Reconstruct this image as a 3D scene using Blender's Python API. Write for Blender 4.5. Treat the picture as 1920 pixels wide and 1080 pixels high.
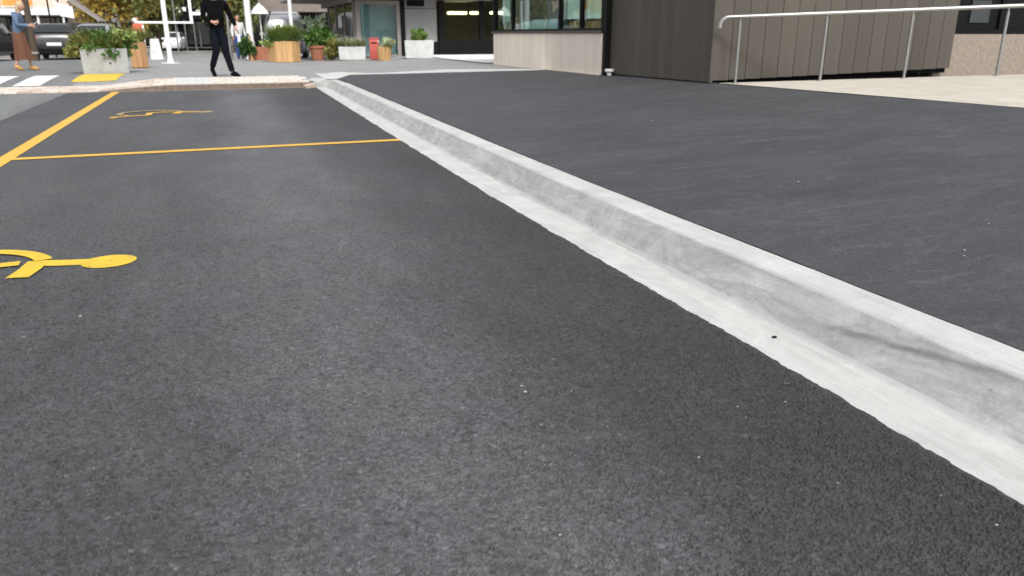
import bpy, bmesh, math, random
from mathutils import Vector, Matrix, noise

R = math.radians
random.seed(7)
scene = bpy.context.scene
for o in list(bpy.data.objects):
    bpy.data.objects.remove(o, do_unlink=True)
COL = scene.collection

# ---------------------------------------------------------------- camera, sky, sun, exposure
CAM_H, PITCH, YAW = 1.05, 18.14, 20.32
cam_data = bpy.data.cameras.new('camera')
cam_data.sensor_width = 36.0
cam_data.lens = 27.19
cam_data.clip_start, cam_data.clip_end = 0.05, 2000
cam_data.dof.use_dof = True
cam_data.dof.focus_distance = 3.2
cam_data.dof.aperture_fstop = 4.5
cam = bpy.data.objects.new('camera', cam_data)
COL.objects.link(cam)
cam.location = (0, 0, CAM_H)
cam.rotation_euler = (R(90 - PITCH), 0, R(-YAW))
scene.camera = cam

SUN_AZ, SUN_EL = 179.0, 50.0          # azimuth clockwise from +Y (along the kerb)
world = bpy.data.worlds.new('World')
scene.world = world
world.use_nodes = True
wn = world.node_tree
wn.nodes.clear()
w_out = wn.nodes.new('ShaderNodeOutputWorld')
w_bg = wn.nodes.new('ShaderNodeBackground')
w_sky = wn.nodes.new('ShaderNodeTexSky')
w_sky.sky_type = 'NISHITA'
w_sky.sun_disc = False
w_sky.sun_elevation = R(SUN_EL)
w_sky.sun_rotation = R(SUN_AZ)
w_sky.dust_density = 3.0
w_sky.ozone_density = 1.0
w_hs = wn.nodes.new('ShaderNodeHueSaturation')
w_hs.inputs['Saturation'].default_value = 0.22
wn.links.new(w_sky.outputs[0], w_hs.inputs['Color'])
wn.links.new(w_hs.outputs[0], w_bg.inputs[0])
wn.links.new(w_bg.outputs[0], w_out.inputs[0])
w_bg.inputs[1].default_value = 0.15

sun_data = bpy.data.lights.new('sun', 'SUN')
sun_data.energy = 1.5
sun_data.angle = R(12)
sun_data.color = (1.0, 0.97, 0.92)
sun = bpy.data.objects.new('sun', sun_data)
COL.objects.link(sun)
sd = Vector((math.sin(R(SUN_AZ)) * math.cos(R(SUN_EL)), math.cos(R(SUN_AZ)) * math.cos(R(SUN_EL)), math.sin(R(SUN_EL))))
sun.rotation_euler = (-sd).to_track_quat('-Z', 'Y').to_euler()

vs = scene.view_settings
vs.view_transform = 'Standard'
vs.look = 'None'
vs.gamma = 1.0
vs.use_curve_mapping = False
vs.exposure = 0.62
scene.cycles.use_denoising = True
scene.cycles.max_bounces = 8

# ---------------------------------------------------------------- helpers
def link(o, parent=None):
    COL.objects.link(o)
    if parent is not None:
        o.parent = parent
    return o

def thing(name, label, cat, loc=(0, 0, 0), rz=0.0, group=None):
    o = bpy.data.objects.new(name, None)
    o.empty_display_size = 0.2
    o.location = loc
    o.rotation_euler = (0, 0, rz)
    link(o)
    tag(o, label, cat, group)
    return o

def tag(o, label, cat, group=None):
    o['label'] = label
    o['category'] = cat
    if group:
        o['group'] = group
    return o

def structure(o, label=None):
    o['kind'] = 'structure'
    if label:
        o['label'] = label
    return o

class MB:
    """collects faces of one piece"""
    def __init__(s):
        s.v, s.f = [], []
    def add(s, vs_, fs_):
        n = len(s.v)
        s.v += [tuple(q) for q in vs_]
        s.f += [tuple(i + n for i in q) for q in fs_]
        return s
    def box(s, x0, x1, y0, y1, z0, z1):
        return s.add([(x0, y0, z0), (x1, y0, z0), (x1, y1, z0), (x0, y1, z0), (x0, y0, z1), (x1, y0, z1), (x1, y1, z1), (x0, y1, z1)],
                     [(3, 2, 1, 0), (4, 5, 6, 7), (0, 1, 5, 4), (1, 2, 6, 5), (2, 3, 7, 6), (3, 0, 4, 7)])
    def bevbox(s, x0, x1, y0, y1, z0, z1, b):
        bm = bmesh.new()
        bmesh.ops.create_cube(bm, size=1)
        for q in bm.verts:
            q.co = Vector(((x0 + x1) / 2 + q.co.x * (x1 - x0), (y0 + y1) / 2 + q.co.y * (y1 - y0), (z0 + z1) / 2 + q.co.z * (z1 - z0)))
        bmesh.ops.bevel(bm, geom=list(bm.edges), offset=b, segments=2, affect='EDGES', profile=0.5)
        bm.verts.index_update()
        s.add([q.co[:] for q in bm.verts], [[q.index for q in fc.verts] for fc in bm.faces])
        bm.free()
        return s
    def prism(s, pts, z0, z1):
        n = len(pts)
        s.add([(x, y, z0) for x, y in pts] + [(x, y, z1) for x, y in pts],
              [tuple(range(n - 1, -1, -1)), tuple(range(n, 2 * n))] + [(i, (i + 1) % n, n + (i + 1) % n, n + i) for i in range(n)])
        return s
    def lathe(s, prof, seg=20, cx=0, cy=0, cap=True):
        n = len(prof)
        vv = []
        for r, z in prof:
            for k in range(seg):
                a = 2 * math.pi * k / seg
                vv.append((cx + r * math.cos(a), cy + r * math.sin(a), z))
        ff = []
        for i in range(n - 1):
            for k in range(seg):
                ff.append((i * seg + k, i * seg + (k + 1) % seg, (i + 1) * seg + (k + 1) % seg, (i + 1) * seg + k))
        if cap:
            ff.append(tuple(range(seg - 1, -1, -1)))
            ff.append(tuple((n - 1) * seg + k for k in range(seg)))
        return s.add(vv, ff)
    def tube(s, pts, rad, seg=10, cap=True):
        pts = [Vector(q) for q in pts]
        rr = rad if isinstance(rad, (list, tuple)) else [rad] * len(pts)
        rings = []
        prev = None
        for i, q in enumerate(pts):
            d = (pts[min(i + 1, len(pts) - 1)] - pts[max(i - 1, 0)]).normalized()
            if prev is None:
                u = d.orthogonal().normalized()
            else:
                u = (prev - d * prev.dot(d)).normalized()
            prev = u
            w = d.cross(u)
            rings.append([q + (u * math.cos(2 * math.pi * k / seg) + w * math.sin(2 * math.pi * k / seg)) * rr[i] for k in range(seg)])
        vv = [q for rg in rings for q in rg]
        n = len(rings)
        ff = [(i * seg + k, i * seg + (k + 1) % seg, (i + 1) * seg + (k + 1) % seg, (i + 1) * seg + k) for i in range(n - 1) for k in range(seg)]
        if cap:
            ff.append(tuple(range(seg - 1, -1, -1)))
            ff.append(tuple((n - 1) * seg + k for k in range(seg)))
        return s.add(vv, ff)
    def loft(s, rings, cap=True):
        n, m = len(rings), len(rings[0])
        ff = [(i * m + k, i * m + (k + 1) % m, (i + 1) * m + (k + 1) % m, (i + 1) * m + k) for i in range(n - 1) for k in range(m)]
        if cap:
            ff += [tuple(range(m - 1, -1, -1)), tuple((n - 1) * m + k for k in range(m))]
        return s.add([q for rg in rings for q in rg], ff)
    def ellipsoid(s, c, r, seg=14, rings=9):
        prof = []
        vv, ff = [], []
        for i in range(rings + 1):
            t = math.pi * i / rings
            for k in range(seg):
                a = 2 * math.pi * k / seg
                vv.append((c[0] + r[0] * math.sin(t) * math.cos(a), c[1] + r[1] * math.sin(t) * math.sin(a), c[2] + r[2] * math.cos(t)))
        for i in range(rings):
            for k in range(seg):
                ff.append((i * seg + k, (i + 1) * seg + k, (i + 1) * seg + (k + 1) % seg, i * seg + (k + 1) % seg))
        return s.add(vv, ff)
    def mesh(s, name, smooth=False):
        me = bpy.data.meshes.new(name)
        me.from_pydata(s.v, [], s.f)
        bm = bmesh.new()
        bm.from_mesh(me)
        bmesh.ops.recalc_face_normals(bm, faces=bm.faces)
        bm.to_mesh(me)
        bm.free()
        if smooth:
            for q in me.polygons:
                q.use_smooth = True
            try:
                me.set_sharp_from_angle(angle=R(40))
            except Exception:
                pass
        return me
    def build(s, name, m, parent=None, smooth=False):
        me = s.mesh(name, smooth)
        me.materials.append(m)
        return link(bpy.data.objects.new(name, me), parent)

def part(name, m, parent, *boxes, smooth=False):
    b = MB()
    for q in boxes:
        b.box(*q)
    return b.build(name, m, parent, smooth)

def sstep(t):
    t = max(0.0, min(1.0, t))
    return t * t * (3 - 2 * t)

# ---------------------------------------------------------------- materials
def nodes_of(name):
    m = bpy.data.materials.new(name)
    m.use_nodes = True
    nt = m.node_tree
    return m, nt, nt.nodes['Principled BSDF']

def N(nt, kind, **kw):
    n = nt.nodes.new(kind)
    for k, v in kw.items():
        if k in n.inputs.keys():
            n.inputs[k].default_value = v
        else:
            setattr(n, k, v)
    return n

def ramp(nt, src, stops):
    r = nt.nodes.new('ShaderNodeValToRGB')
    el = r.color_ramp.elements
    while len(el) < len(stops):
        el.new(0.5)
    for e, (p, c) in zip(el, stops):
        e.position = p
        e.color = (c[0], c[1], c[2], 1) if isinstance(c, (tuple, list)) else (c, c, c, 1)
    nt.links.new(src, r.inputs[0])
    return r.outputs[0]

def coords(nt, scale=(1, 1, 1)):
    t = nt.nodes.new('ShaderNodeTexCoord')
    mp = nt.nodes.new('ShaderNodeMapping')
    mp.inputs['Scale'].default_value = scale
    nt.links.new(t.outputs['Object'], mp.inputs[0])
    return mp.outputs[0]

def mul(nt, a, b, fac=1.0, mode='MULTIPLY'):
    mx = nt.nodes.new('ShaderNodeMix')
    mx.data_type = 'RGBA'
    mx.blend_type = mode
    if isinstance(fac, (int, float)):
        mx.inputs[0].default_value = fac
    else:
        nt.links.new(fac, mx.inputs[0])
    for i, q in ((6, a), (7, b)):
        if isinstance(q, tuple):
            mx.inputs[i].default_value = (*q, 1)
        else:
            nt.links.new(q, mx.inputs[i])
    return mx.outputs[2]

def noise_tex(nt, vec, scale, detail=4, rough=0.55, dist=0.0):
    n = N(nt, 'ShaderNodeTexNoise', Scale=scale, Detail=detail, Roughness=rough, Distortion=dist)
    nt.links.new(vec, n.inputs['Vector'])
    return n.outputs['Fac']

def bump(nt, bsdf, h, strength, dist):
    b = N(nt, 'ShaderNodeBump', Strength=strength, Distance=dist)
    nt.links.new(h, b.inputs['Height'])
    nt.links.new(b.outputs[0], bsdf.inputs['Normal'])

def plain(name, c, rough=0.6, var=0.18, scale=6.0, metallic=0.0, bmp=0.0, stretch=(1, 1, 1), spec=0.5, rnd=0.0):
    m, nt, b = nodes_of(name)
    v = coords(nt, stretch)
    n = noise_tex(nt, v, scale, 5)
    col = ramp(nt, n, [(0.25, tuple(q * (1 - var) for q in c)), (0.75, tuple(min(1, q * (1 + var)) for q in c))])
    if rnd:
        oi = nt.nodes.new('ShaderNodeObjectInfo')
        rc = ramp(nt, oi.outputs['Random'], [(0.0, 1 - rnd), (1.0, 1 + rnd)])
        col = mul(nt, col, rc)
    nt.links.new(col, b.inputs['Base Color'])
    b.inputs['Roughness'].default_value = rough
    b.inputs['Metallic'].default_value = metallic
    b.inputs['Specular IOR Level'].default_value = spec
    if bmp:
        bump(nt, b, noise_tex(nt, v, scale * 8, 3), bmp, 0.004)
    return m

def asphalt(name, base, dusty=(1.0, 1.0, 1.0), streak=(0.9, 0.12, 1), agg=125.0, contrast=1.0, lane=True, patchy=0.16, wisp_k=0.6, ws=2.2):
    m, nt, b = nodes_of(name)
    v = coords(nt)
    vor = N(nt, 'ShaderNodeTexVoronoi', Scale=agg)
    nt.links.new(v, vor.inputs['Vector'])
    sep = nt.nodes.new('ShaderNodeSeparateColor')
    nt.links.new(vor.outputs['Color'], sep.inputs[0])
    k = contrast
    cell = ramp(nt, sep.outputs[0], [(0.0, 1 - 0.30 * k), (0.5, 1.0), (0.90, 1 + 0.10 * k), (0.985, 1 + 0.18 * k), (1.0, 1 + 0.55 * k)])
    grain = ramp(nt, noise_tex(nt, v, agg * 0.95, 4, 0.78, 0.4), [(0.28, 1 - 0.46 * k), (0.42, 1 - 0.08 * k), (0.58, 1 + 0.10 * k), (0.76, 1 + 0.36 * k)])
    cell = mul(nt, cell, grain)
    fine = ramp(nt, noise_tex(nt, v, 210, 3, 0.7), [(0.3, 0.80), (0.7, 1.20)])
    mid = ramp(nt, noise_tex(nt, v, 34, 5, 0.7), [(0.3, 0.80), (0.72, 1.20)])
    vs_ = coords(nt, streak)
    big = ramp(nt, noise_tex(nt, vs_, 1.6, 5, 0.62, 0.6), [(0.3, 1 - patchy), (0.7, 1 + patchy)])
    wisp = ramp(nt, noise_tex(nt, coords(nt, (streak[0] * ws, streak[1] * ws * 1.45, 1)), 5.0, 6, 0.7, 0.8), [(0.54, 1.0), (0.72, 1.0 + wisp_k)])
    col = mul(nt, mul(nt, mul(nt, mul(nt, base, cell), fine), mid), mul(nt, big, wisp))
    if lane:
        # darker binder-rich band beside the channel, paler rolled band in the wheel path
        sx = nt.nodes.new('ShaderNodeSeparateXYZ')
        wob = nt.nodes.new('ShaderNodeMath'); wob.operation = 'MULTIPLY_ADD'
        nt.links.new(v, sx.inputs[0])
        nz = noise_tex(nt, coords(nt, (1, 0.5, 1)), 2.2, 4)
        nt.links.new(nz, wob.inputs[0]); wob.inputs[1].default_value = 0.45
        nt.links.new(sx.outputs['X'], wob.inputs[2])
        mr = N(nt, 'ShaderNodeMapRange')
        mr.inputs['From Min'].default_value = -2.0
        mr.inputs['From Max'].default_value = 2.4
        nt.links.new(wob.outputs[0], mr.inputs['Value'])
        ln = ramp(nt, mr.outputs[0], [(0.0, 0.92), (0.30, 0.95), (0.46, 1.06), (0.57, 1.52), (0.65, 1.46), (0.735, 0.80), (0.86, 0.56), (1.0, 0.48)])
        col = mul(nt, col, ln)
        # faint warm dirt
        wm = ramp(nt, noise_tex(nt, v, 2.6, 6, 0.68), [(0.46, 0.0), (0.70, 1.0)])
        col = mul(nt, col, (1.05, 0.985, 0.95), wm)
        dk = ramp(nt, noise_tex(nt, coords(nt, (1.3, 0.8, 1)), 5.5, 6, 0.7, 0.8), [(0.28, 0.72), (0.42, 1.0)])
        col = mul(nt, col, dk)
    col = mul(nt, col, dusty)
    nt.links.new(col, b.inputs['Base Color'])
    b.inputs['Roughness'].default_value = 0.66
    b.inputs['Specular IOR Level'].default_value = 0.55
    ad = nt.nodes.new('ShaderNodeMath'); ad.operation = 'MULTIPLY_ADD'
    nt.links.new(vor.outputs['Distance'], ad.inputs[0]); ad.inputs[1].default_value = -0.35
    nt.links.new(noise_tex(nt, v, agg * 0.95, 4, 0.78, 0.4), ad.inputs[2])
    bump(nt, b, ad.outputs[0], 0.8 * k, 0.007)
    return m

def concrete(name, base, streak=(1, 1, 1), stain=0.25, spots=True, scale=5.0):
    m, nt, b = nodes_of(name)
    v = coords(nt)
    vs_ = coords(nt, streak)
    a = ramp(nt, noise_tex(nt, vs_, scale, 7, 0.68, 0.4), [(0.28, 1 - stain), (0.5, 0.98), (0.75, 1.05)])
    f = ramp(nt, noise_tex(nt, v, 140, 4, 0.7), [(0.3, 0.90), (0.7, 1.07)])
    g = ramp(nt, noise_tex(nt, v, 2.3, 6, 0.7, 1.2), [(0.35, 0.86), (0.62, 1.03)])
    col = mul(nt, mul(nt, mul(nt, base, a), f), g)
    if spots:
        vo = N(nt, 'ShaderNodeTexVoronoi', Scale=9.0)
        nt.links.new(v, vo.inputs['Vector'])
        sp = ramp(nt, vo.outputs['Distance'], [(0.0, 0.35), (0.035, 0.5), (0.055, 1.0)])
        col = mul(nt, col, sp, 0.55)
    nt.links.new(col, b.inputs['Base Color'])
    b.inputs['Roughness'].default_value = 0.85
    b.inputs['Specular IOR Level'].default_value = 0.3
    bump(nt, b, noise_tex(nt, v, 110, 5, 0.65), 0.25, 0.003)
    return m

def glass(name, tint=(0.75, 0.85, 0.85), refl=0.12, dark=0.0):
    m, nt, b = nodes_of(name)
    nt.nodes.remove(b)
    out = nt.nodes['Material Output']
    tr = N(nt, 'ShaderNodeBsdfTransparent')
    tr.inputs[0].default_value = (*tint, 1)
    gl = N(nt, 'ShaderNodeBsdfGlossy')
    gl.inputs['Roughness'].default_value = 0.02
    gl.inputs[0].default_value = (0.9, 0.95, 0.95, 1)
    fr = nt.nodes.new('ShaderNodeLayerWeight'); fr.inputs[0].default_value = 0.5
    pw = nt.nodes.new('ShaderNodeMath'); pw.operation = 'POWER'; pw.inputs[1].default_value = 5.0
    nt.links.new(fr.outputs['Facing'], pw.inputs[0])
    ad = nt.nodes.new('ShaderNodeMath'); ad.operation = 'MULTIPLY_ADD'; ad.use_clamp = True
    ad.inputs[1].default_value = 0.9; ad.inputs[2].default_value = 0.04 + refl
    nt.links.new(pw.outputs[0], ad.inputs[0])
    mx = nt.nodes.new('ShaderNodeMixShader')
    nt.links.new(ad.outputs[0], mx.inputs[0])
    nt.links.new(tr.outputs[0], mx.inputs[1])
    nt.links.new(gl.outputs[0], mx.inputs[2])
    nt.links.new(mx.outputs[0], out.inputs[0])
    return m

def leafmat(name, c, var=0.45, back=0.25):
    m, nt, b = nodes_of(name)
    v = coords(nt)
    n1 = noise_tex(nt, v, 7.0, 3)
    col = ramp(nt, n1, [(0.3, tuple(q * (1 - var) for q in c)), (0.55, c), (0.75, tuple(min(1, q * (1 + var)) for q in c))])
    nt.links.new(col, b.inputs['Base Color'])
    b.inputs['Roughness'].default_value = 0.55
    b.inputs['Specular IOR Level'].default_value = 0.35
    tl = N(nt, 'ShaderNodeBsdfTranslucent')
    nt.links.new(col, tl.inputs[0])
    mx = nt.nodes.new('ShaderNodeMixShader'); mx.inputs[0].default_value = back
    out = nt.nodes['Material Output']
    nt.links.new(b.outputs[0], mx.inputs[1]); nt.links.new(tl.outputs[0], mx.inputs[2])
    nt.links.new(mx.outputs[0], out.inputs[0])
    return m

def lamp(name, c, e):
    m, nt, b = nodes_of(name)
    b.inputs['Base Color'].default_value = (*c, 1)
    b.inputs['Emission Color'].default_value = (*c, 1)
    b.inputs['Emission Strength'].default_value = e
    return m

def worn_paint(name, c, worn, scale=24, grit=0.5):
    m, nt, b = nodes_of(name)
    v = coords(nt)
    a = noise_tex(nt, v, scale, 6, 0.75)
    w = ramp(nt, a, [(grit - 0.12, 1.0), (grit, 0.0)])
    base = ramp(nt, noise_tex(nt, v, 9, 4), [(0.3, tuple(q * 0.9 for q in c)), (0.7, tuple(min(1, q * 1.08) for q in c))])
    col = mul(nt, base, worn, w, 'MIX')
    nt.links.new(col, b.inputs['Base Color'])
    b.inputs['Roughness'].default_value = 0.6
    bump(nt, b, noise_tex(nt, v, 210, 3), 0.4, 0.003)
    return m

M = {}
M['road'] = asphalt('road_asphalt', (0.0645, 0.0655, 0.0695), streak=(0.8, 0.35, 1), agg=88.0, contrast=1.4, patchy=0.24, wisp_k=0.30)
M['path'] = asphalt('footpath_asphalt', (0.047, 0.0485, 0.0525), streak=(0.7, 1.5, 1), agg=100, contrast=0.95, lane=False, patchy=0.24, wisp_k=0.75, ws=0.85)
M['old'] = asphalt('old_asphalt', (0.150, 0.155, 0.155), agg=90, lane=False)
M['street'] = asphalt('street_asphalt', (0.24, 0.235, 0.225), agg=60, lane=False)
def kerb_concrete():
    m = concrete('kerb_concrete', (0.495, 0.502, 0.485), streak=(7, 0.55, 7), stain=0.17)
    nt = m.node_tree; b = nt.nodes['Principled BSDF']
    src = b.inputs['Base Color'].links[0].from_socket
    sx = nt.nodes.new('ShaderNodeSeparateXYZ'); nt.links.new(coords(nt), sx.inputs[0])
    def mth(op, a, c=0.0, d=0.0):
        n = nt.nodes.new('ShaderNodeMath'); n.operation = op
        for i, q in enumerate((a, c, d)):
            if isinstance(q, (int, float)): n.inputs[i].default_value = q
            else: nt.links.new(q, n.inputs[i])
        return n.outputs[0]
    nz = noise_tex(nt, coords(nt, (6, 1.6, 6)), 2.0, 6, 0.65)
    # a dragged formwork smear running up the face in the nearest length
    line = mth('MULTIPLY_ADD', sx.outputs['Y'], -0.112, 0.279)
    d = mth('ABSOLUTE', mth('SUBTRACT', mth('ADD', sx.outputs['Z'], mth('MULTIPLY_ADD', nz, 0.046, -0.023)), line))
    near = ramp(nt, mth('MULTIPLY_ADD', sx.outputs['Y'], 0.5, -0.4), [(0.22, 0.0), (0.36, 1.0), (0.58, 1.0), (0.74, 0.0)])
    sm = ramp(nt, d, [(0.0, 0.54), (0.005, 0.64), (0.016, 1.0)])
    mask = mth('MULTIPLY', near, ramp(nt, noise_tex(nt, coords(nt, (3, 3, 3)), 2.0, 5), [(0.32, 0.35), (0.5, 1.0)]))
    col = mul(nt, src, sm, mask)
    # broad grey stains that also paint shade onto the kerb face
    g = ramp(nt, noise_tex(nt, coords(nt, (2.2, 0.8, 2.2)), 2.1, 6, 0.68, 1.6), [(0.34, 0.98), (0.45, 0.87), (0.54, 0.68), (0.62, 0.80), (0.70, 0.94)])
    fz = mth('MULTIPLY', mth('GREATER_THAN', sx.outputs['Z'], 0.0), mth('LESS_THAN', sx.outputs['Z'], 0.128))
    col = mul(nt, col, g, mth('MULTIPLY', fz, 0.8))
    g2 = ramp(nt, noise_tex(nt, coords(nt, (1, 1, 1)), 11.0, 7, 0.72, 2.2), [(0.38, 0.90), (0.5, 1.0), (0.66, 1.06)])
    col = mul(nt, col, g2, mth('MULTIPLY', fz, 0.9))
    nt.links.new(col, b.inputs['Base Color'])
    return m
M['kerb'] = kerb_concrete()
M['apron'] = concrete('apron_concrete', (0.50, 0.465, 0.40), stain=0.10, spots=False, scale=2.0)
M['band'] = concrete('band_concrete', (0.55, 0.555, 0.54), stain=0.14, spots=False, scale=2.0)
M['plaza'] = concrete('plaza_paving', (0.29, 0.29, 0.288), stain=0.22, spots=False, scale=1.6)
M['mortar'] = plain('brick_mortar', (0.38, 0.33, 0.28), 0.9, 0.15, 20)
M['brick_face'] = plain('kerb_brick_face', (0.16, 0.12, 0.095), 0.85, 0.3, 14, bmp=0.3)
for i, c in enumerate(((0.52, 0.44, 0.375), (0.57, 0.51, 0.445), (0.44, 0.34, 0.28), (0.59, 0.545, 0.49), (0.52, 0.52, 0.50))):
    M['brick%d' % i] = plain('paver_clay_%d' % i, c, 0.85, 0.16, 30, bmp=0.25)
M['yellow'] = worn_paint('yellow_symbol_paint', (0.62, 0.43, 0.02), (0.20, 0.15, 0.05), 55, 0.41)
M['orange'] = worn_paint('yellow_line_paint', (0.68, 0.39, 0.04), (0.16, 0.12, 0.06), 55, 0.44)
M['fadepaint'] = worn_paint('faded_symbol_paint', (0.56, 0.38, 0.14), (0.10, 0.095, 0.085), 22, 0.56)
M['white_paint'] = worn_paint('white_road_paint', (0.74, 0.74, 0.73), (0.4, 0.4, 0.4), 30, 0.36)
M['tactile'] = plain('yellow_tactile', (0.62, 0.44, 0.05), 0.7, 0.12, 8)
M['board'] = plain('brown_cladding', (0.088, 0.077, 0.064), 0.6, 0.09, 2.5, stretch=(7, 7, 0.35), rnd=0.12, bmp=0.05, spec=0.3)
M['dark'] = plain('black_void_paint', (0.006, 0.006, 0.006), 0.9, 0.2, 4, spec=0.15)
M['black'] = plain('black_powdercoat', (0.006, 0.006, 0.0065), 0.5, 0.2, 5, spec=0.12)
M['stone'] = plain('cream_stone', (0.84, 0.74, 0.63), 0.8, 0.10, 2.2, stretch=(4, 4, 0.25), bmp=0.15, rnd=0.04)
M['stone2'] = plain('tan_aggregate', (0.27, 0.225, 0.18), 0.9, 0.25, 16, bmp=0.5)
M['steel'] = plain('brushed_steel', (0.42, 0.42, 0.41), 0.45, 0.06, 10, metallic=1.0, stretch=(1, 1, 6))
M['steel_dull'] = plain('galvanised_steel', (0.33, 0.33, 0.32), 0.45, 0.12, 12, metallic=0.9)
M['glass'] = glass('window_glass', (0.86, 0.95, 0.92), 0.0)
M['glass_teal'] = glass('frosted_shop_glass', (0.78, 0.86, 0.86), 0.02)
M['carglass'] = plain('car_glass', (0.02, 0.025, 0.025), 0.06, 0.1, 3, spec=0.8)
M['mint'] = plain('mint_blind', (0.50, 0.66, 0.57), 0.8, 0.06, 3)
M['slate'] = plain('slate_panel', (0.035, 0.042, 0.042), 0.6, 0.15, 5)
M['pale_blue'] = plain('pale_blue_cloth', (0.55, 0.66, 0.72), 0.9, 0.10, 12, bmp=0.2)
M['tan'] = plain('tan_leather', (0.42, 0.22, 0.07), 0.6, 0.15, 7)
M['white'] = plain('white_paintwork', (0.78, 0.78, 0.77), 0.5, 0.05, 4)
M['white_conc'] = concrete('white_planter', (0.60, 0.61, 0.60), stain=0.14, spots=False, scale=4)
M['grey_conc'] = concrete('grey_planter', (0.37, 0.38, 0.378), stain=0.28, spots=False, scale=3)
M['wood'] = plain('larch_wood', (0.50, 0.30, 0.13), 0.7, 0.25, 4, stretch=(9, 9, 0.6), bmp=0.15, rnd=0.12)
M['wood_d'] = plain('oiled_wood', (0.40, 0.22, 0.095), 0.7, 0.25, 4, stretch=(9, 9, 0.6), bmp=0.15, rnd=0.12)
M['terra'] = plain('terracotta', (0.36, 0.145, 0.08), 0.85, 0.2, 6, bmp=0.1)
M['soil'] = plain('soil', (0.03, 0.022, 0.016), 0.95, 0.4, 30, bmp=0.6)
M['red'] = plain('red_paint', (0.48, 0.09, 0.07), 0.6, 0.15, 5)
M['orange_sign'] = plain('orange_sign', (0.68, 0.30, 0.06), 0.5, 0.18, 3)
M['blue_sign'] = plain('blue_sign', (0.02, 0.06, 0.30), 0.5, 0.1, 3)
M['peach'] = plain('peach_render', (0.62, 0.50, 0.42), 0.85, 0.08, 2)
M['grey_wall'] = plain('grey_wall_panel', (0.20, 0.20, 0.20), 0.7, 0.08, 2)
M['soffit'] = plain('soffit_grey', (0.26, 0.235, 0.22), 0.8, 0.06, 2)
M['taupe'] = plain('taupe_wall', (0.20, 0.17, 0.15), 0.8, 0.12, 2)
M['roofgrey'] = plain('grey_roof_sheet', (0.30, 0.28, 0.26), 0.6, 0.12, 3)
M['teal_sheet'] = plain('grey_teal_blind', (0.36, 0.42, 0.43), 0.7, 0.10, 1.2)
M['warm_lamp'] = lamp('warm_ceiling_lamp', (1.0, 0.82, 0.45), 2.6)
M['interior'] = plain('brown_interior', (0.26, 0.21, 0.15), 0.8, 0.25, 2)
M['car_black'] = plain('charcoal_car_paint', (0.022, 0.022, 0.026), 0.22, 0.05, 3, spec=0.7)
M['car_silver'] = plain('silver_car_paint', (0.42, 0.43, 0.44), 0.28, 0.05, 3, metallic=0.5)
M['car_white'] = plain('white_car_paint', (0.75, 0.75, 0.76), 0.25, 0.03, 3)
M['tyre'] = plain('tyre_rubber', (0.012, 0.012, 0.012), 0.85, 0.2, 8)
M['redlight'] = plain('red_lamp_glass', (0.45, 0.02, 0.015), 0.2, 0.1, 5)
M['clearlight'] = plain('clear_lamp_glass', (0.7, 0.7, 0.7), 0.15, 0.1, 5)
M['skin'] = plain('skin', (0.50, 0.28, 0.20), 0.55, 0.06, 10)
M['cloth_black'] = plain('black_cloth', (0.005, 0.005, 0.006), 0.95, 0.3, 18, spec=0.05)
M['cloth_trouser'] = plain('navy_black_trousers', (0.007, 0.008, 0.012), 0.95, 0.3, 18, spec=0.05)
M['denim'] = plain('blue_denim', (0.10, 0.15, 0.24), 0.9, 0.2, 18)
M['brown_cloth'] = plain('brown_skirt_cloth', (0.13, 0.055, 0.03), 0.9, 0.25, 9, stretch=(4, 4, 0.4))
M['white_cloth'] = plain('white_cloth', (0.72, 0.72, 0.72), 0.9, 0.06, 9)
M['red_cloth'] = plain('red_cloth', (0.55, 0.12, 0.07), 0.9, 0.12, 9)
M['blond'] = plain('blond_hair', (0.46, 0.36, 0.22), 0.6, 0.2, 14, stretch=(3, 3, 0.5))
M['darkhair'] = plain('dark_hair', (0.025, 0.018, 0.012), 0.6, 0.2, 14)
M['chip'] = plain('stone_chip', (0.36, 0.35, 0.34), 0.8, 0.12, 60)
M['leaf_olive'] = leafmat('olive_leaf', (0.246, 0.246, 0.065))
M['leaf_green'] = leafmat('green_leaf', (0.123, 0.232, 0.051))
M['leaf_deep'] = leafmat('deep_green_leaf', (0.065, 0.145, 0.032))
M['leaf_lime'] = leafmat('lime_leaf', (0.348, 0.435, 0.131))
M['leaf_pale'] = leafmat('pale_leaf', (0.493, 0.551, 0.348))
M['leaf_grey'] = leafmat('grey_green_leaf', (0.377, 0.464, 0.319))
M['leaf_autumn'] = leafmat('autumn_leaf', (0.406, 0.290, 0.058))
M['leaf_tree'] = leafmat('tree_leaf', (0.160, 0.181, 0.051))
M['bark'] = plain('dark_bark', (0.07, 0.05, 0.035), 0.9, 0.3, 12, bmp=0.4)
M['birch'] = plain('pale_bark', (0.55, 0.52, 0.45), 0.8, 0.2, 14, stretch=(1, 1, 3))

# ---------------------------------------------------------------- terrain functions
KF, KB0, KT, KB = 1.682, 1.922, 2.040, 2.205        # channel front, kerb face foot, face top, kerb back
def bend(y):                                          # the kerb swings gently to the right far off
    t = max(0.0, y - 4.0)
    return 0.0235 * t * t / (t + 1.5)
def path_z(x):
    return 0.14 + 0.04 * (x - 2.2)
Y_END = 17.10                                         # where the bays end at the raised crossing
def edge_z(x):
    return 0.015 + 0.105 * sstep((x + 2.4) / 1.6)
def plaza_z(x, y):
    top = min(0.332, 0.18 + 0.04 * max(0.0, x - 3.2))
    run = 1.15 + 2.2 * (1 - sstep((x + 2.4) / 1.6))
    e = edge_z(x)
    return e + (top - e) * sstep((y - Y_END) / run) if y > Y_END else e

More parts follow.
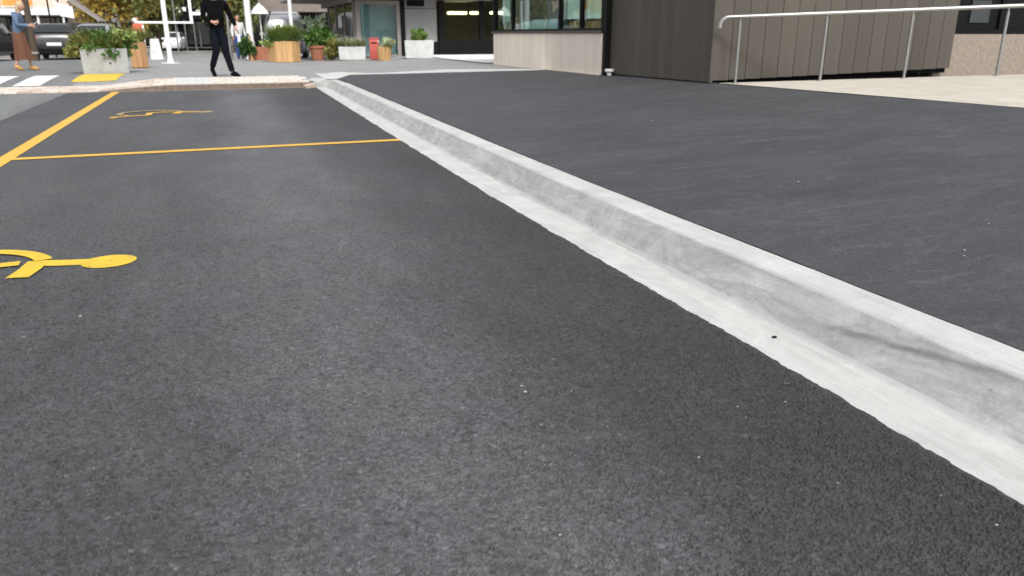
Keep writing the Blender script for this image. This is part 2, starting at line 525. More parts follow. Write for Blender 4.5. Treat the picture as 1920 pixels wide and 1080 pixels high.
# ---------------------------------------------------------------- ground, road, footpath
def grid_sheet(name, xs, ys, zf, m, parent=None, thick=0.0):
    b = MB()
    nx, ny = len(xs), len(ys)
    vv = [(x, y, zf(x, y)) for y in ys for x in xs]
    ff = [(j * nx + i, j * nx + i + 1, (j + 1) * nx + i + 1, (j + 1) * nx + i) for j in range(ny - 1) for i in range(nx - 1)]
    b.add(vv, ff)
    o = b.build(name, m, parent, True)
    return o
def frange(a, b, n):
    return [a + (b - a) * i / n for i in range(n + 1)]

gy = [-500, -6, 14, 24, 32, 45, 60, 76, 110, 900]
gz = [-0.65, -0.65, -0.65, -0.30, 0.09, 0.05, -0.08, -0.27, -0.45, -0.45]
def ground_z(x, y):
    for i in range(len(gy) - 1):
        if gy[i] <= y <= gy[i + 1]:
            return gz[i] + (gz[i + 1] - gz[i]) * (y - gy[i]) / (gy[i + 1] - gy[i])
    return gz[-1]
structure(grid_sheet('ground', [-700, -60, -20, 0, 20, 60, 700], gy, ground_z, M['street']), 'pale grey street surface running off behind the planters')

# the new asphalt of the bays: its right edge laps raggedly over the channel
def ragged(y):
    return 0.010 * noise.noise((y * 3.1, 0.3, 0)) + 0.009 * noise.noise((y * 12, 5.3, 0)) + 0.007 * noise.noise((y * 31, 9.1, 0)) + 0.004 * noise.noise((y * 77, 2.1, 0))
ys = frange(0.2, 17.08, 1700)
b = MB()
rowl, rowr, rowd = [], [], []
ys = [-4.0] + ys
vv, ff = [], []
for y in ys:
    xr = KF + bend(y) + ragged(y)
    vv += [(-2.66 + 0.02 * noise.noise((y * 2, 3, 1)), y, 0.0), (xr - 0.03, y, 0.0), (xr - 0.004, y, -0.002), (xr, y, -0.018)]
for j in range(len(ys) - 1):
    for i in range(3):
        ff.append((j * 4 + i, j * 4 + i + 1, (j + 1) * 4 + i + 1, (j + 1) * 4 + i))
b.add(vv, ff)
structure(b.build('road', M['road'], None, True), 'fresh dark asphalt of the parking bays')
structure(grid_sheet('old_road', [-30, -8, -2.6], [-4, 6, 17.08], lambda x, y: -0.004, M['old']), 'older, paler asphalt left of the bays')

# coarse stones standing proud of the near asphalt
import numpy as np
def aggregate():
    rg = np.random.default_rng(5)
    n = 90000
    y = 0.85 + 6.2 * rg.random(n) ** 2.3
    y = np.where((y > 3.5) & (rg.random(n) < (y - 3.5) / 3.5), 0.85 + 2.4 * rg.random(n), y)
    x = -1.7 + 3.36 * rg.random(n)
    r = rg.uniform(0.0026, 0.0062, n) * (1 + 0.08 * (y - 1))
    h = r * rg.uniform(0.30, 0.78, n) * np.clip(1.5 - (y - 1) / 5.0, 0.25, 1.3)
    a0 = rg.uniform(0, 6.28, n)
    ang = a0[:, None] + np.arange(5)[None, :] * (2 * np.pi / 5) + rg.uniform(-0.3, 0.3, (n, 5))
    rr_ = r[:, None] * rg.uniform(0.75, 1.2, (n, 5))
    tilt = rg.uniform(-0.25, 0.25, (n, 2))
    V = np.zeros((n, 10, 3), dtype=np.float32)
    cx, sx_ = np.cos(ang) * rr_, np.sin(ang) * rr_
    V[:, :5, 0] = x[:, None] + cx; V[:, :5, 1] = y[:, None] + sx_; V[:, :5, 2] = -0.0008
    V[:, 5:, 0] = x[:, None] + cx * .62; V[:, 5:, 1] = y[:, None] + sx_ * .62
    V[:, 5:, 2] = h[:, None] + tilt[:, :1] * cx * .62 + tilt[:, 1:] * sx_ * .62
    q = []
    for i in range(5):
        q += [i, (i + 1) % 5, 5 + (i + 1) % 5, 5 + i]
    q += [5, 6, 7, 8, 9]
    loops = (np.array(q)[None, :] + np.arange(n)[:, None] * 10).ravel().astype(np.int32)
    starts = (np.array([0, 4, 8, 12, 16, 20])[None, :] + np.arange(n)[:, None] * 25).ravel().astype(np.int32)
    me = bpy.data.meshes.new('asphalt_aggregate')
    me.vertices.add(n * 10); me.vertices.foreach_set('co', V.ravel())
    me.loops.add(len(loops)); me.loops.foreach_set('vertex_index', loops)
    me.polygons.add(len(starts)); me.polygons.foreach_set('loop_start', starts)
    me.update(calc_edges=True); me.validate()
    me.materials.append(M['road'])
    o = link(bpy.data.objects.new('asphalt_aggregate', me))
    o['kind'] = 'stuff'; o['label'] = 'bitumen coated stones of the near bay asphalt'; o['category'] = 'aggregate'
aggregate()

# kerb and channel in cast lengths
kerb = structure(bpy.data.objects.new('kerb', None), 'pale new concrete kerb and channel')
link(kerb)
prof = [(KF - 0.10, -0.06), (KF - 0.10, -0.012), (KF + 0.02, -0.010), (KF + 0.12, -0.015), (KB0 - 0.010, -0.020), (KB0 - 0.001, -0.016), (KB0 + 0.006, -0.005),
        (KB0 + 0.055, 0.058), (KT - 0.012, 0.124), (KT - 0.005, 0.1325), (KT + 0.005, 0.1370), (KT + 0.030, 0.1395), (KB - 0.012, 0.142), (KB, 0.136), (KB, -0.06)]
def kerb_ring(y):
    out = []
    fall = 0.0
    for i, (x, z) in enumerate(prof):
        wx = 0.003 * noise.noise((y * 1.7, i * 0.6, 2)) + 0.0015 * noise.noise((y * 11, i * 0.9, 4))
        wz = 0.0025 * noise.noise((y * 1.3, i * 0.5, 7)) + 0.0012 * noise.noise((y * 9, i * 1.1, 8)) if z > -0.05 else 0
        if i == 13:
            wx += 0.006 * noise.noise((y * 6, 3, 3)) + 0.004 * noise.noise((y * 23, 3, 3))
        out.append((x + bend(y) + wx, y, z + wz))
    return out
joints = [-3.0, 0.9, 3.86, 7.6, 11.55, 15.4, 17.35]
for a, c in zip(joints[:-1], joints[1:]):
    seg = MB()
    n = int((c - a) / 0.05)
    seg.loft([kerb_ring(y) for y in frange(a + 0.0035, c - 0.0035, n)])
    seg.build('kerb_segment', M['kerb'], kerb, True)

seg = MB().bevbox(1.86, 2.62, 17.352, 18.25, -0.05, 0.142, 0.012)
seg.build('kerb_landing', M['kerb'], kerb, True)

# footpath asphalt on the right, rising to the building; handrail line bounds it
A_EDGE = [(7.14, 10.36), (7.265, 8.60), (7.395, 6.95), (7.52, 5.62), (7.70, 3.6), (7.9, 0.5), (8.1, -3.5)]
def apron_x(y):
    if y >= A_EDGE[0][1]:
        return A_EDGE[0][0]
    for (x0, y0), (x1, y1) in zip(A_EDGE[:-1], A_EDGE[1:]):
        if y1 <= y <= y0:
            return x0 + (x1 - x0) * (y - y0) / (y1 - y0)
    return A_EDGE[-1][0]
def band_front(x):                                   # where the asphalt stops at the pale band
    return 18.55 - 0.66 * (x - 2.9) if x > 2.9 else 17.35 + (x - 2.2) * 1.7
ysf = frange(-3.5, 16.0, 390)
vv, ff = [], []
nx = 14
for y in ysf:
    xl = KB + bend(y) - 0.004 + 0.004 * noise.noise((y * 9, 1, 1)) + 0.005 * noise.noise((y * 31, 1, 5))
    xr = apron_x(y) + 0.01 if y < 10.36 else 7.30
    for i in range(nx + 1):
        x = xl + (xr - xl) * i / nx
        vv.append((x, y, path_z(x) + 0.002 + 0.0035 * noise.noise((x * 1.1, y * 1.1, 0.5))))
nn = len(ysf)
for j in range(nn - 1):
    for i in range(nx):
        ff.append((j * (nx + 1) + i, j * (nx + 1) + i + 1, (j + 1) * (nx + 1) + i + 1, (j + 1) * (nx + 1) + i))
# far strip of asphalt up to the band
base = len(vv)
xs = frange(2.42, 7.30, 30)
for x in xs:
    for t in range(7):
        y = 16.0 + (max(16.02, band_front(x)) - 16.0) * t / 6
        vv.append((x, y, path_z(x) + 0.002))
for i in range(30):
    for t in range(6):
        ff.append((base + i * 7 + t, base + (i + 1) * 7 + t, base + (i + 1) * 7 + t + 1, base + i * 7 + t + 1))
structure(MB().add(vv, ff).build('footpath', M['path'], None, True), 'dark asphalt footpath between kerb and building')

# concrete apron by the handrail
RAIL0, RAIL1 = Vector((7.345, 10.14)), Vector((10.617, 8.451))
rd = (RAIL1 - RAIL0).normalized()
rn = Vector((-rd.y, rd.x))                          # away from the camera
b = MB()
vv, ff = [], []
ts = frange(0.0, 1.0, 40)
for t in ts:
    s = -0.2 + t * 9.5
    p1 = RAIL0 + rd * s + rn * 0.10
    # walk back towards the asphalt edge along -Y
    y0 = p1.y
    for k in range(13):
        y = y0 - k * (y0 + 3.4) / 12
        x = p1.x
        vv.append((x, y, path_z(x) + 0.006))
for j in range(40):
    for k in range(12):
        ff.append((j * 13 + k, (j + 1) * 13 + k, (j + 1) * 13 + k + 1, j * 13 + k + 1))
me_ap = MB().add(vv, ff)
# trim to the right side of the asphalt edge
apb = bmesh.new()
tmpme = me_ap.mesh('tmp')
apb.from_mesh(tmpme)
for (x0, y0), (x1, y1) in zip(A_EDGE[:-1], A_EDGE[1:]):
    pass
for (x0, y0), (x1, y1) in ((A_EDGE[0], A_EDGE[3]), (A_EDGE[3], A_EDGE[6])):
    d = Vector((x1 - x0, y1 - y0, 0))
    nrm = Vector((d.y, -d.x, 0)).normalized()
    bmesh.ops.bisect_plane(apb, geom=list(apb.verts) + list(apb.edges) + list(apb.faces), plane_co=(x0, y0, 0), plane_no=nrm, clear_outer=True)
apm = bpy.data.meshes.new('concrete_apron')
apb.to_mesh(apm); apb.free()
apm.materials.append(M['apron'])
structure(link(bpy.data.objects.new('concrete_apron', apm)), 'cream concrete apron in front of the handrail')
# thickness of the apron's back edge above the sunken strip
e0 = RAIL0 + rd * -0.2 + rn * 0.10
e1 = RAIL0 + rd * 9.3 + rn * 0.10
eb = MB().add([(e0.x, e0.y, path_z(e0.x) + 0.002), (e1.x, e1.y, path_z(e1.x) + 0.002), (e1.x, e1.y, -0.64), (e0.x, e0.y, -0.64),
               (e0.x + rn.x * .12, e0.y + rn.y * .12, path_z(e0.x) + 0.002), (e1.x + rn.x * .12, e1.y + rn.y * .12, path_z(e1.x) + 0.002), (e1.x + rn.x * .12, e1.y + rn.y * .12, -0.64), (e0.x + rn.x * .12, e0.y + rn.y * .12, -0.64)],
              [(0, 1, 2, 3), (7, 6, 5, 4), (0, 4, 5, 1), (3, 2, 6, 7), (0, 3, 7, 4), (1, 5, 6, 2)])
structure(eb.build('apron_edge', M['apron']), 'cast edge beam under the handrail')

# plaza (grey paving of the raised crossing and shop forecourt)
def px_sheet(x, y):
    return plaza_z(x, y)
xs = frange(-2.75, 1.93, 40)
structure(grid_sheet('crossing_surface', frange(-16, -2.75, 40), [17.14] + frange(17.3, 21, 24) + frange(22, 32, 10), px_sheet, M['old']), 'darker asphalt of the raised crossing under the zebra bars')
structure(grid_sheet('plaza', xs, [17.14] + frange(17.3, 21, 24) + frange(22, 32, 10), px_sheet, M['plaza']), 'grey paved forecourt and raised crossing')
# to the right of the kerb line the forecourt joins the footpath level
def fore_z(x, y):
    t = sstep((y - 17.4) / 3.0)
    return (path_z(x) - 0.004) * (1 - t) + (plaza_z(x, y) - 0.002) * t
def fore_sheet():
    xs_, ys_ = frange(1.90, 12.5, 40), [15.6, 16.0, 16.5, 17.0, 17.36] + frange(17.6, 32, 40)
    n_ = len(xs_)
    vv_ = [(x, y, fore_z(x, y)) for y in ys_ for x in xs_]
    ff_ = [(j * n_ + i, j * n_ + i + 1, (j + 1) * n_ + i + 1, (j + 1) * n_ + i) for j in range(len(ys_) - 1) for i in range(n_ - 1) if not (ys_[j] < 17.3 and xs_[i] < 2.8)]
    return MB().add(vv_, ff_).build('forecourt', M['plaza'], None, True)
structure(fore_sheet(), 'grey paving in front of the shop doors')
# pale band
vv, ff = [], []
bx = frange(2.2, 6.9, 36)
for x in bx:
    f0 = band_front(x) if x > 2.9 else 17.36 + max(0, x - 2.45) * 2.6
    depth = 0.16 + 1.9 * (1 - sstep((x - 2.3) / 1.4)) + 1.3 * max(0.0, 1 - abs(x - 5.2) / 2.2)
    for t in range(5):
        y = f0 - 0.03 + depth * t / 4
        vv.append((x, y, fore_z(x, y) + 0.010))
for i in range(36):
    for t in range(4):
        ff.append((i * 5 + t, (i + 1) * 5 + t, (i + 1) * 5 + t + 1, i * 5 + t + 1))
structure(MB().add(vv, ff).build('concrete_band', M['band'], None, True), 'pale concrete strip at the end of the footpath')
# white entrance slab
vv, ff = [], []
for i, y in enumerate(frange(20.2, 28.9, 12)):
    for x in (6.75 + 0.0 * i + 0.12 * (i > 6), 8.4, 10.4):
        vv.append((x, y, 0.345))
for i in range(12):
    for k in range(2):
        ff.append((i * 3 + k, i * 3 + k + 1, (i + 1) * 3 + k + 1, (i + 1) * 3 + k))
structure(MB().add(vv, ff).build('entrance_slab', plain('entrance_white', (0.78, 0.77, 0.75), 0.7, 0.05, 3), None), 'very pale slab leading to the black doors')

# brick border of the raised crossing
border = structure(bpy.data.objects.new('brick_border', None), 'salmon and cream clay pavers edging the raised crossing')
link(border)
xs = frange(-9, 1.90, 90)
vv, ff = [], []
for x in xs:
    z = edge_z(x)
    vv += [(x, Y_END - 0.002, -0.05), (x, Y_END - 0.002, z - 0.022), (x, Y_END + 0.02, z - 0.012), (x, Y_END + 1.06, plaza_z(x, Y_END + 1.06) - 0.0005)]
for i in range(90):
    for k in range(3):
        ff.append((i * 4 + k, (i + 1) * 4 + k, (i + 1) * 4 + k + 1, i * 4 + k + 1))
MB().add(vv, ff).build('bed', M['brick_face'], border)
pm = MB().bevbox(-0.112, 0.112, -0.128, 0.128, -0.022, 0.012, 0.006).mesh('paver')
pmesh = {}
for i in range(5):
    q = pm.copy(); q.materials.append(M['brick%d' % i]); pmesh[i] = q
rr = random.Random(3)
for r in range(4):
    for k in range(28):
        x = -4.55 + (k + (0.5 if r % 2 else 0)) * 0.232
        if x > 1.80:
            continue
        y = Y_END + 0.13 + r * 0.262
        if -0.75 < x < -0.05:
            ci = 4
        elif x < -0.75:
            ci = rr.choice((0, 0, 1, 2, 1, 3))
        else:
            ci = rr.choice((1, 3, 3, 1, 3))
        o = bpy.data.objects.new('paver', pmesh[ci])
        dz = (plaza_z(x, y + 0.1) - plaza_z(x, y - 0.1)) / 0.2
        dx = (plaza_z(x + 0.1, y) - plaza_z(x - 0.1, y)) / 0.2
        o.location = (x, y, plaza_z(x, y) + 0.004 + rr.uniform(-0.002, 0.002))
        o.rotation_euler = (math.atan(dz), -math.atan(dx), rr.uniform(-0.01, 0.01))
        link(o, border)
# broken clay corner by the kerb end and the thin pale channel at the foot
cb = MB().bevbox(-0.11, 0.11, -0.06, 0.06, -0.01, 0.085, 0.02).build('corner_brick', M['brick2'], border)
cb.location = (1.80, 16.90, 0.0); cb.rotation_euler = (R(6), R(-9), R(24))
b = MB()
vv, ff = [], []
for x in frange(-1.9, 1.7, 40):
    w = 0.13 + 0.03 * noise.noise((x * 3, 0, 0))
    vv += [(x, Y_END - w, 0.004), (x, Y_END - 0.004, 0.006)]
for i in range(40):
    ff.append((2 * i, 2 * i + 2, 2 * i + 3, 2 * i + 1))
structure(b.add(vv, ff).build('channel_strip', plain('strip_concrete', (0.27, 0.24, 0.20), 0.85, 0.2, 8)), 'thin pale strip at the foot of the brick border')

# ---------------------------------------------------------------- painted markings
def sheet_poly(name, pts, z, m, parent=None):
    me = bpy.data.meshes.new(name)
    bm = bmesh.new()
    vs_ = [bm.verts.new((x, y, z)) for x, y in pts]
    fc = bm.faces.new(vs_)
    if fc.normal.z < 0:
        fc.normal_flip()
    bmesh.ops.recalc_face_normals(bm, faces=bm.faces)
    bm.to_mesh(me); bm.free()
    me.materials.append(m)
    return link(bpy.data.objects.new(name, me), parent)

def strip_line(name, p0, p1, w, z, m, rag=0.004, n=160):
    p0, p1 = Vector(p0), Vector(p1)
    d = (p1 - p0).normalized(); nn_ = Vector((-d.y, d.x))
    vv, ff = [], []
    for i in range(n + 1):
        q = p0 + (p1 - p0) * i / n
        a = w / 2 + rag * noise.noise((i * 0.9, w, 1)); c = w / 2 + rag * noise.noise((i * 0.8, w, 6))
        vv += [(q.x + nn_.x * a, q.y + nn_.y * a, z), (q.x - nn_.x * c, q.y - nn_.y * c, z)]
    for i in range(n):
        ff.append((2 * i, 2 * i + 1, 2 * i + 3, 2 * i + 2))
    return MB().add(vv, ff).build(name, m)
structure(strip_line('bay_side_line', (-1.825, -3.5), (-1.825, 16.95), 0.135, 0.004, M['orange']), 'long yellow line along the left of the bays')
structure(strip_line('bay_cross_line', (-1.765, 7.96), (1.74, 8.075), 0.135, 0.005, M['orange']), 'yellow line across between the two bays')

def access_symbol(name, label, loc, size, m, m_head, m_wheel):
    """wheelchair symbol painted on its side: its top points to the kerb (+X), its front to the camera (-Y)"""
    root = structure(bpy.data.objects.new(name, None), label)
    link(root)
    root.location = loc
    def P(u, v):
        return (v * size, -u * size)
    def stroke(nm, pts, w, mat_, z=0.0):
        pts = [Vector(q) for q in pts]
        L, Rr = [], []
        for i, q in enumerate(pts):
            d = (pts[min(i + 1, len(pts) - 1)] - pts[max(i - 1, 0)]).normalized()
            n_ = Vector((-d.y, d.x))
            L.append(q + n_ * w / 2); Rr.append(q - n_ * w / 2)
        vv = [(*P(q.x, q.y), z) for q in L] + [(*P(q.x, q.y), z) for q in Rr]
        n_ = len(pts)
        ff = [(i, i + 1, n_ + i + 1, n_ + i) for i in range(n_ - 1)]
        return MB().add(vv, ff).build(nm, mat_, root)
    # head
    hp = [P(-0.06 + 0.088 * math.cos(a * math.pi / 12), 0.91 + 0.095 * math.sin(a * math.pi / 12)) for a in range(24)]
    sheet_poly('head', hp, 0.0, m_head, root)
    stroke('torso', [(-0.075, 0.84), (-0.095, 0.74), (-0.125, 0.655)], 0.078, m, 0.0012)
    stroke('arm', [(-0.15, 0.665), (-0.04, 0.655), (0.065, 0.635)], 0.075, m, 0.0024)
    stroke('leg', [(-0.135, 0.605), (-0.125, 0.50), (-0.105, 0.415), (-0.06, 0.385), (0.12, 0.385), (0.165, 0.36), (0.235, 0.16), (0.26, 0.085), (0.30, 0.07), (0.36, 0.10)], 0.062, m, 0.0036)
    arc = []
    for k in range(31):
        a = R(108 + k * 7.3)
        arc.append((-0.06 + 0.295 * math.cos(a), 0.40 + 0.295 * math.sin(a)))
    stroke('wheel', arc, 0.060, m_wheel, 0.0048)
    return root
S1 = 1.30
access_symbol('access_symbol', 'yellow wheelchair symbol in the near bay, cut by the left picture edge', (-0.582 - 0.91 * S1, 4.069 - 0.06 * S1, 0.004), S1, M['yellow'], M['yellow'], M['yellow'])
S2 = 1.36
access_symbol('access_symbol', 'yellow wheelchair symbol in the far bay, its head worn away', (-1.44, 12.02, 0.004), S2, M['orange'], M['fadepaint'], M['fadepaint'])

def drape(name, x0, x1, y0, y1, m, skew=0.0, dz=0.006, label=None, n=12):
    vv, ff = [], []
    for j in range(n + 1):
        y = y0 + (y1 - y0) * j / n
        for i in range(5):
            x = x0 + (x1 - x0) * i / 4 + skew * (y - y0)
            vv.append((x, y, plaza_z(x, y) + dz))
    for j in range(n):
        for i in range(4):
            ff.append((j * 5 + i, j * 5 + i + 1, (j + 1) * 5 + i + 1, (j + 1) * 5 + i))
    return structure(MB().add(vv, ff).build(name, m, None, True), label)
for k, x in enumerate((-4.36, -3.58, -5.14, -5.92, -6.7, -7.48)):
    drape('crossing_bar', x - 0.24, x + 0.24, 18.35, 20.25, M['white_paint'], 0.05, label='white painted bar of the zebra crossing')
tp = drape('tactile_paving', -2.85, -1.98, 18.85, 20.75, M['tactile'], 0.02, label='yellow tactile paving beside the concrete planter')

# stone chips lying about
chips = [(0.793, 2.023, 1.0), (0.797, 2.066, .8), (-0.599, 3.254, 1.3), (1.347, 1.71, .7), (1.076, 1.502, .7), (0.945, 1.476, .6), (1.54, 1.017, .7), (1.59, 1.79, .9),
         (-0.114, 1.554, .6), (0.604, 1.326, .6), (0.46, 1.578, .5), (1.50, 1.686, .7), (-0.759, 3.085, .6), (1.52, 1.15, .6), (1.33, 1.28, .5), (0.93, 1.98, .5), (-0.35, 1.70, .5)]
pchips = [(3.301, 3.828, 1.5), (2.932, 2.33, 1.0), (2.86, 2.27, .8), (4.1, 7.0, 1.2), (3.4, 2.6, .7)]
crand = random.Random(11)
def chip_mesh(sd_):
    r_ = random.Random(sd_)
    bm = bmesh.new()
    bmesh.ops.create_icosphere(bm, subdivisions=1, radius=1)
    for q in bm.verts:
        q.co = Vector((q.co.x * 1.2, q.co.y * .8, q.co.z * .55)) * r_.uniform(.75, 1.2)
    me = bpy.data.meshes.new('stone_chip'); bm.to_mesh(me); bm.free()
    me.materials.append(M['chip'])
    return me
cms = [chip_mesh(i) for i in range(4)]
for grp, lst in ((0, chips), (1, pchips)):
    for x, y, s in lst:
        o = link(bpy.data.objects.new('stone_chip', crand.choice(cms)))
        z = 0.0 if grp == 0 else path_z(x) + 0.002
        o.location = (x, y, z + 0.0015 * s)
        o.scale = (0.0058 * s,) * 3
        o.rotation_euler = (0, 0, crand.uniform(0, 6))
        tag(o, 'tiny pale stone chip on the dark bay asphalt' if grp == 0 else 'tiny pale stone chip on the footpath above the kerb', 'stone', 'loose chips on the bay' if grp == 0 else 'loose chips on the footpath')
bp = link(bpy.data.objects.new('black_pebble', None))
bpy.data.objects.remove(bp)
bpm = chip_mesh(9).copy(); bpm.materials.clear(); bpm.materials.append(M['black'])
bp = link(bpy.data.objects.new('pebble', bpm))
bp.location = (1.835, 2.158, -0.012); bp.scale = (0.010, 0.010, 0.009)
tag(bp, 'small black pebble lying in the white concrete channel', 'pebble')

# ---------------------------------------------------------------- corner building (brown cladding, cream stone base, shop window)
bld = thing('corner_building', 'brown vertical-clad building with cream stone base and large shop window', 'building', (0, 0, 0))
HT = 3.9
part('wall', M['dark'], bld, (7.19, 11.95, 10.52, 13.36, 0.42, HT))
part('plinth', M['dark'], bld, (7.26, 11.7, 10.62, 13.30, -0.64, 0.40))
# boards of the face along the kerb (facing -X)
bw = 0.192
m1 = MB().bevbox(0, 0.055, -bw / 2 + 0.003, bw / 2 - 0.003, 0, 3.5, 0.004)
bm1 = m1.mesh('board'); bm1.materials.append(M['board'])
CA, CB = Vector((7.112, 10.50)), Vector((6.935, 13.42))
cdir = (CB - CA).normalized()
for k in range(15):
    q = CA + cdir * (0.06 + bw * (k + 0.5) * (2.925 - 0.07) / (15 * bw))
    o = link(bpy.data.objects.new('board', bm1), bld)
    o.location = (q.x, q.y, 0.352)
    o.rotation_euler = (0, 0, math.atan2(-cdir.x, cdir.y))
# boards of the face behind the handrail (facing -Y)
bw2 = 0.302
m2 = MB().bevbox(-bw2 / 2 + 0.004, bw2 / 2 - 0.004, 0, 0.055, 0, 3.5, 0.005)
bm2 = m2.mesh('board'); bm2.materials.append(M['board'])
for k in range(16):
    x = 7.15 + bw2 * (k + 0.5)
    o = link(bpy.data.objects.new('board', bm2), bld)
    o.location = (x, 10.462, 0.372 + 0.0262 * (x - 7.15))
part('corner_trim', M['board'], bld, (7.096, 7.15, 10.446, 10.552, 0.350, HT))
part('edge_trim', M['board'], bld, (6.925, 7.02, 13.43, 13.50, 0.33, HT))
part('roof', M['black'], bld, (6.75, 12.1, 10.4, 20.0, HT, HT + 0.25))
# stone base panels along the window
npan = 9
for k in range(npan):
    y0 = 13.56 + (19.74 - 13.56) * k / npan; y1 = 13.56 + (19.74 - 13.56) * (k + 1) / npan
    MB().bevbox(6.80, 6.88, y0 + 0.002, y1 - 0.002, 0.335, 1.075, 0.004).build('stone_panel', M['stone'], bld)
part('stone_skirting', M['stone'], bld, (6.775, 6.86, 13.60, 19.74, 0.24, 0.332))
part('base_wall', M['black'], bld, (6.882, 7.10, 13.53, 19.78, -0.3, 1.07))
part('return_wall', M['stone'], bld, (7.102, 10.5, 19.60, 19.78, -0.3, HT))
# shop window
win = part('window', M['black'], bld, (6.80, 6.92, 13.53, 19.78, 1.078, 1.165), (6.80, 6.92, 13.53, 19.78, 2.85, HT), (6.80, 6.92, 13.53, 13.62, 1.166, 2.849), (6.80, 6.92, 19.68, 19.78, 1.166, 2.849))
for y in (14.56, 15.60, 18.42):
    part('mullion', M['black'], win, (6.81, 6.91, y - 0.03, y + 0.03, 1.166, 2.849))
for y0, y1 in ((13.62, 14.53), (14.59, 15.57), (15.63, 18.39), (18.45, 19.68)):
    part('pane', M['glass'], win, (6.85, 6.858, y0, y1, 1.166, 2.849))
part('sill', plain('sill_metal', (0.10, 0.095, 0.09), 0.4, 0.1, 4, metallic=0.6), win, (6.76, 6.798, 13.55, 19.80, 1.08, 1.125))
part('side_jamb', M['black'], bld, (6.803, 6.92, 13.42, 13.527, 0.28, HT))
part('jamb_return', M['dark'], bld, (7.03, 7.185, 13.37, 13.52, 0.28, HT))
# room behind the window
part('room', M['interior'], bld, (9.6, 9.7, 13.5, 19.6, 0.9, HT), (6.93, 9.6, 13.5, 19.6, 0.95, 1.06), (6.93, 9.6, 13.5, 19.6, 3.3, 3.35))
part('display_backdrop', M['slate'], bld, (7.02, 7.05, 15.75, 18.36, 1.38, 2.84))  # slate sheet added for the dark part of the window's reflection
for y0, y1 in ((13.64, 14.50), (14.60, 15.42), (15.50, 15.62), (18.50, 18.66), (18.86, 19.10)):  # mint strips added behind the glass for the sky it reflects
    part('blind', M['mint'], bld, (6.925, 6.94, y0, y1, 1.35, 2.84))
part('side_blind', M['white'], bld, (6.925, 6.94, 19.22, 19.36, 1.30, 2.84))  # white strip added for a pale stripe in the reflection
# right wing: tan wall, black window
part('wing_wall', M['stone2'], bld, (11.80, 17.0, 10.62, 10.9, -0.64, 1.055))
part('wing_upper', M['dark'], bld, (12.0, 17.0, 10.72, 11.0, 1.06, HT))
part('wing_window_frame', M['black'], bld, (12.02, 17.0, 10.64, 10.715, 1.06, 1.14), (12.02, 12.12, 10.64, 10.715, 1.145, 2.5), (13.2, 13.28, 10.64, 10.715, 1.145, 2.5))
part('wing_pane', M['black'], bld, (12.13, 13.19, 10.68, 10.70, 1.145, 2.5), (13.29, 16.9, 10.68, 10.70, 1.145, 2.5))
part('wing_poster', M['slate'], bld, (12.5, 12.95, 10.66, 10.675, 1.25, 1.62))  # dark patch added for a reflection in the black window

# solid blocks put in for the street reflected in the shop window
reflection_slab = thing('display_bench', 'tan leather bench on show behind the shop window', 'bench', (7.15, 14.55, 1.06))
MB().bevbox(-0.2, 0.35, -0.85, 0.85, 0.02, 0.25, 0.03).build('seat', M['tan'], reflection_slab, True)
MB().bevbox(0.36, 0.46, -0.85, 0.2, 0.10, 0.40, 0.03).build('backrest', M['tan'], reflection_slab, True)
part('base', M['black'], reflection_slab, (-0.1, 0.3, -0.7, 0.7, 0.0, 0.019))
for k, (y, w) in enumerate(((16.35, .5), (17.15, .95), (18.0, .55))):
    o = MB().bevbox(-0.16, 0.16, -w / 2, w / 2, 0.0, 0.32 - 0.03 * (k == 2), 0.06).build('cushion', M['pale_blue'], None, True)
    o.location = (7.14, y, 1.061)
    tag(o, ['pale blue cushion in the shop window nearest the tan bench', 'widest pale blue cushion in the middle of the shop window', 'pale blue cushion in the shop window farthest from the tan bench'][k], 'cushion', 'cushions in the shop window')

# pipe shoe at the foot of the jamb
ps = thing('downpipe_shoe', 'white drain shoe at the foot of the black window jamb', 'drain', (6.86, 13.33, path_z(6.93)))
MB().lathe([(0.035, 0), (0.045, 0.03), (0.045, 0.05)], 14).build('foot', M['white'], ps, True)
MB().lathe([(0.045, 0.052), (0.085, 0.075), (0.085, 0.115), (0.07, 0.115)], 14).build('collar', M['white'], ps, True)

# ---------------------------------------------------------------- handrail
rail = thing('handrail', 'stainless steel tube handrail on posts at the back of the apron', 'handrail', (0, 0, 0))
def rail_pt(s, h):
    q = RAIL0 + rd * s
    return Vector((q.x, q.y, path_z(q.x) + h))
pts = []
top = 0.955
for a in range(9):
    t = R(90 * a / 8)
    pts.append(rail_pt(-0.20 - 0.09 * math.sin(t) - 0.0, top - 0.13 + 0.0) if False else rail_pt(-0.17 - 0.115 * math.cos(t), top - 0.115 + 0.115 * math.sin(t)))
pts.insert(0, rail_pt(-0.288, top - 0.15))
for s in frange(0.0, 7.2, 24):
    pts.append(rail_pt(s, top))
MB().tube(pts, 0.029, 14).build('rail', M['steel'], rail, True)
L = (RAIL1 - RAIL0).length
for s in (0.0, 1.226, 2.408, L, L + 1.23, L + 2.46):
    q = rail_pt(s, 0)
    MB().tube([q + Vector((0, 0, 0.006)), q + Vector((0, 0, top - 0.07))], 0.021, 12).build('post', M['steel_dull'], rail, True)
    MB().tube([q + Vector((0, 0, top - 0.072)), q + Vector((0, 0, top - 0.02))], 0.009, 10).build('stem', M['steel'], rail, True)
    fl = MB().lathe([(0.045, 0.004), (0.045, 0.014), (0.02, 0.018)], 16).build('flange', M['steel'], rail, True)
    fl.location = q

